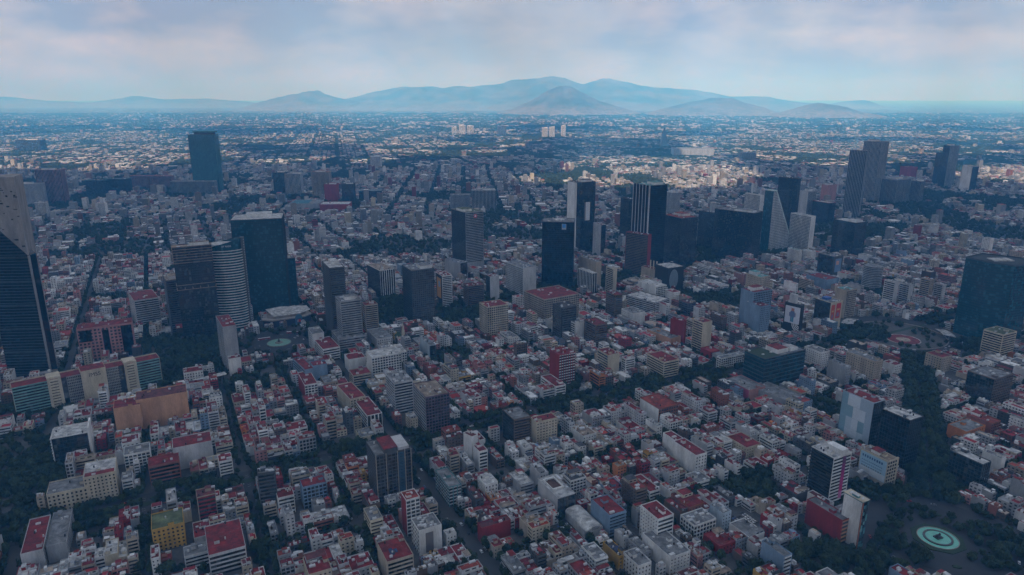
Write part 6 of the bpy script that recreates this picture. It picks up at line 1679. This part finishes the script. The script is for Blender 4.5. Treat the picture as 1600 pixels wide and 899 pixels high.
# ------------------------------------------------------------------ cars and buses
def car_meshes():
    prof = [(-2.2, .45), (-2.2, .85), (-1.5, .98), (2.0, .92), (2.25, .7), (2.25, .45)]
    b = MB(); n = len(prof)
    b.v = [(x, -.86, z) for x, z in prof] + [(x, .86, z) for x, z in prof]
    b.f = [tuple(range(n))[::-1], tuple(range(n, 2 * n))] + [(i, (i + 1) % n, n + (i + 1) % n, n + i) for i in range(n)]
    c = MB(); c.v = [(-1.9, -.78, .93), (1.05, -.78, .93), (1.05, .78, .93), (-1.9, .78, .93), (-1.35, -.62, 1.42), (.25, -.62, 1.42), (.25, .62, 1.42), (-1.35, .62, 1.42)]
    c.f = [(0, 1, 5, 4), (1, 2, 6, 5), (2, 3, 7, 6), (3, 0, 4, 7)]
    r = MB(); r.box(-1.35, .25, -.62, .62, 1.421, 1.47)
    wv = MB(); k = 10
    for x in (-1.35, 1.4):
        for y in (-.9, .68):
            m0 = len(wv.v)
            wv.v += [(x + .32 * math.cos(6.2832 * i / k), y, .32 + .32 * math.sin(6.2832 * i / k)) for i in range(k)] + [(x + .32 * math.cos(6.2832 * i / k), y + .22, .32 + .32 * math.sin(6.2832 * i / k)) for i in range(k)]
            wv.f += [tuple(m0 + i for i in range(k)), tuple(m0 + k + i for i in range(k))[::-1]] + [(m0 + i, m0 + k + i, m0 + k + (i + 1) % k, m0 + (i + 1) % k) for i in range(k)]
    return b.mesh('body', 'car_paint'), c.mesh('windows', 'glass_dark'), r.mesh('roof', 'car_paint'), wv.mesh('wheels', 'rubber')
CARM = car_meshes()
CC = [('white', (.72, .72, .72))] * 5 + [('silver', (.45, .46, .48))] * 3 + [('grey', (.16, .165, .17))] * 3 + [('black', (.015, .015, .018))] * 3 + [('red', (.35, .02, .02))] * 1 + [('blue', (.03, .07, .22))] * 1
cr_ = random.Random(77); ncar = 0; CARS = {}
def car(x, y, a, place, group):
    global ncar
    if ncar >= 290 or not in_view(x, y, 0) or not free(x, y): return
    px, py = proj(x, y, 0)
    if px < 4 or px > 1596 or py > 890: return
    cn_, c = cr_.choice(CC)
    root = empty('car', x, y, .012, a, '%s car %s' % (cn_, place), 'car', '%s cars %s' % (cn_, group))
    for nm_, me in zip(('body', 'windows', 'roof', 'wheels'), CARM): obj(nm_, me, root, c)
    ncar += 1
    CARS.setdefault((cn_, place), []).append((px, root))
for (c, R0), nm_, n_, m_ in zip(PARKS[:4], ('in the car park beside barrel-roofed hall', 'in walled car park right of pale blue block', 'in open lot near blue-grey blocks', 'in lot right of diagonal avenue'), (4, 3, 4, 4), (8, 8, 7, 6)):
    for i in range(n_):
        for j in range(m_):
            if cr_.random() < .72:
                s, t = to_st(*c); x, y = to_xy(s + (i - n_ / 2 + .5) * 6.0, t + (j - m_ / 2 + .5) * 3.0); car(x, y, GA + (0 if cr_.random() < .5 else math.pi) + cr_.uniform(-.05, .05), 'parked ' + nm_, 'parked ' + nm_)
for i in range(70):
    s = cr_.uniform(-330, 900); ln = cr_.choice((-13, -9.3, -5.8, 5.8, 9.3, 13)); x, y = to_xy(s, 648 + ln); car(x, y, GA + (0 if ln < 0 else math.pi), 'on the wide tree-lined avenue', 'on the wide avenue')
for i in range(44):
    t = cr_.uniform(330, 640); of = cr_.choice((-8.3, -4, 4, 8.3)); x, y = to_xy(195 + of, t); car(x, y, GA + math.pi / 2 * (1 if of > 0 else -1), 'on wide street beside dark apartment tower', 'on the wide street')
for i in range(26):
    q = cr_.uniform(.12, .8); of = cr_.choice((-9, -2.5, 2.5, 9)); dx, dy = OAX[1][0] - OAX[0][0], OAX[1][1] - OAX[0][1]; L = math.hypot(dx, dy)
    car(OAX[0][0] + dx * q - dy / L * of, OAX[0][1] + dy * q + dx / L * of, math.atan2(dy, dx) + (0 if of > 0 else math.pi), 'on diagonal avenue above the fountain', 'on the diagonal avenue')
for i in range(9):
    a = cr_.uniform(0, 6.28); car(CIB[0] + 56 * math.cos(a), CIB[1] + 56 * math.sin(a), a + 1.57, 'circling the turquoise fountain', 'circling the fountain')
for i in range(22):
    a = cr_.uniform(0, 6.28); q = cr_.choice((70, 77, 84)); car(INS[0] + q * math.cos(a), INS[1] + q * math.sin(a), a + 1.57, 'on the ring of the big roundabout', 'on the big roundabout')
for i in range(18):
    a = cr_.uniform(0, 6.28); q = cr_.choice((28, 36, 46)); car(DIA[0] + q * math.cos(a), DIA[1] + q * math.sin(a), a + 1.57, 'circling the pale green disc fountain', 'circling the green disc')
for sv, wv in S_STREETS:
    if wv > 16: continue
    for i in range(9):
        t = cr_.uniform(240, 620); of = cr_.choice((-1, 1)) * (wv / 2 - 1.4); x, y = to_xy(sv + of, t)
        if any(abs(t - q) < v / 2 + 3 for q, v in T_STREETS) or any(math.hypot(x - c[0], y - c[1]) < R0 for c, R0 in ROUND): continue
        car(x, y, GA + math.pi / 2, 'parked along a narrow tree-lined street', 'parked in narrow streets')
for (cn_, place), lst in CARS.items():
    lst.sort(key=lambda q: q[0])
    if len(lst) > 1:
        for i, (_, o_) in enumerate(lst): o_['label'] = '%s car %s, %s' % (cn_, place, 'leftmost such' if i == 0 else ordw(i) + ' from left')
print('cars', ncar)
def bus(x, y, a, lab):
    e = empty('bus', x, y, .02, a, lab, 'bus')
    mb = MB(); mb.box(-9, 9, -1.27, 1.27, .45, 1.5, True); mb.box(-9, 9, -1.27, 1.27, 2.55, 2.95); mb.build('body', 'car_paint', e, (.36, .02, .04))
    mb = MB(); mb.box(-8.9, 8.9, -1.2, 1.2, 1.5, 2.55); mb.build('windows', 'glass_dark', e)
    mb = MB(); mb.box(-8.8, 8.8, -1.15, 1.15, 2.951, 3.15); mb.build('roof', 'car_paint', e, (.62, .62, .62))
    mb = MB()
    for q in (-6, 0, 6):
        for sy in (-1.3, 1.05): mb.box(q - .5, q + .5, sy, sy + .25, 0, .95)
    mb.build('wheels', 'rubber', e)
bus(-379.5, 999, R_(25), 'red bus with white roof left of the pale green disc fountain')
bus(-345, 1028, R_(3), 'red bus with white roof behind the pale green disc fountain')

HAZE = 1.12e-4
# ------------------------------------------------------------------ haze over the whole valley
mb = MB(); mb.box(-52000, 52000, -3500, 46000, -1.0, 1100, True)
hz = mb.build('haze', 'asphalt')
hz.data.materials.clear()
hm = bpy.data.materials.new('haze_air'); hm.use_nodes = True; hm.node_tree.nodes.clear()
ho = N(hm.node_tree, 'ShaderNodeOutputMaterial'); hv = N(hm.node_tree, 'ShaderNodeVolumePrincipled')
hv.inputs['Color'].default_value = (0.10, 0.485, 1.0, 1)
hv.inputs['Absorption Color'].default_value = (0.82, 0.69, 1, 1)
hv.inputs['Density'].default_value = HAZE
hv.inputs['Anisotropy'].default_value = -0.3
hm.node_tree.links.new(hv.outputs[0], ho.inputs['Volume'])
hz.data.materials.append(hm)
hz['kind'] = 'stuff'; hz['label'] = 'pale blue haze lying over the whole valley'; hz['category'] = 'haze'
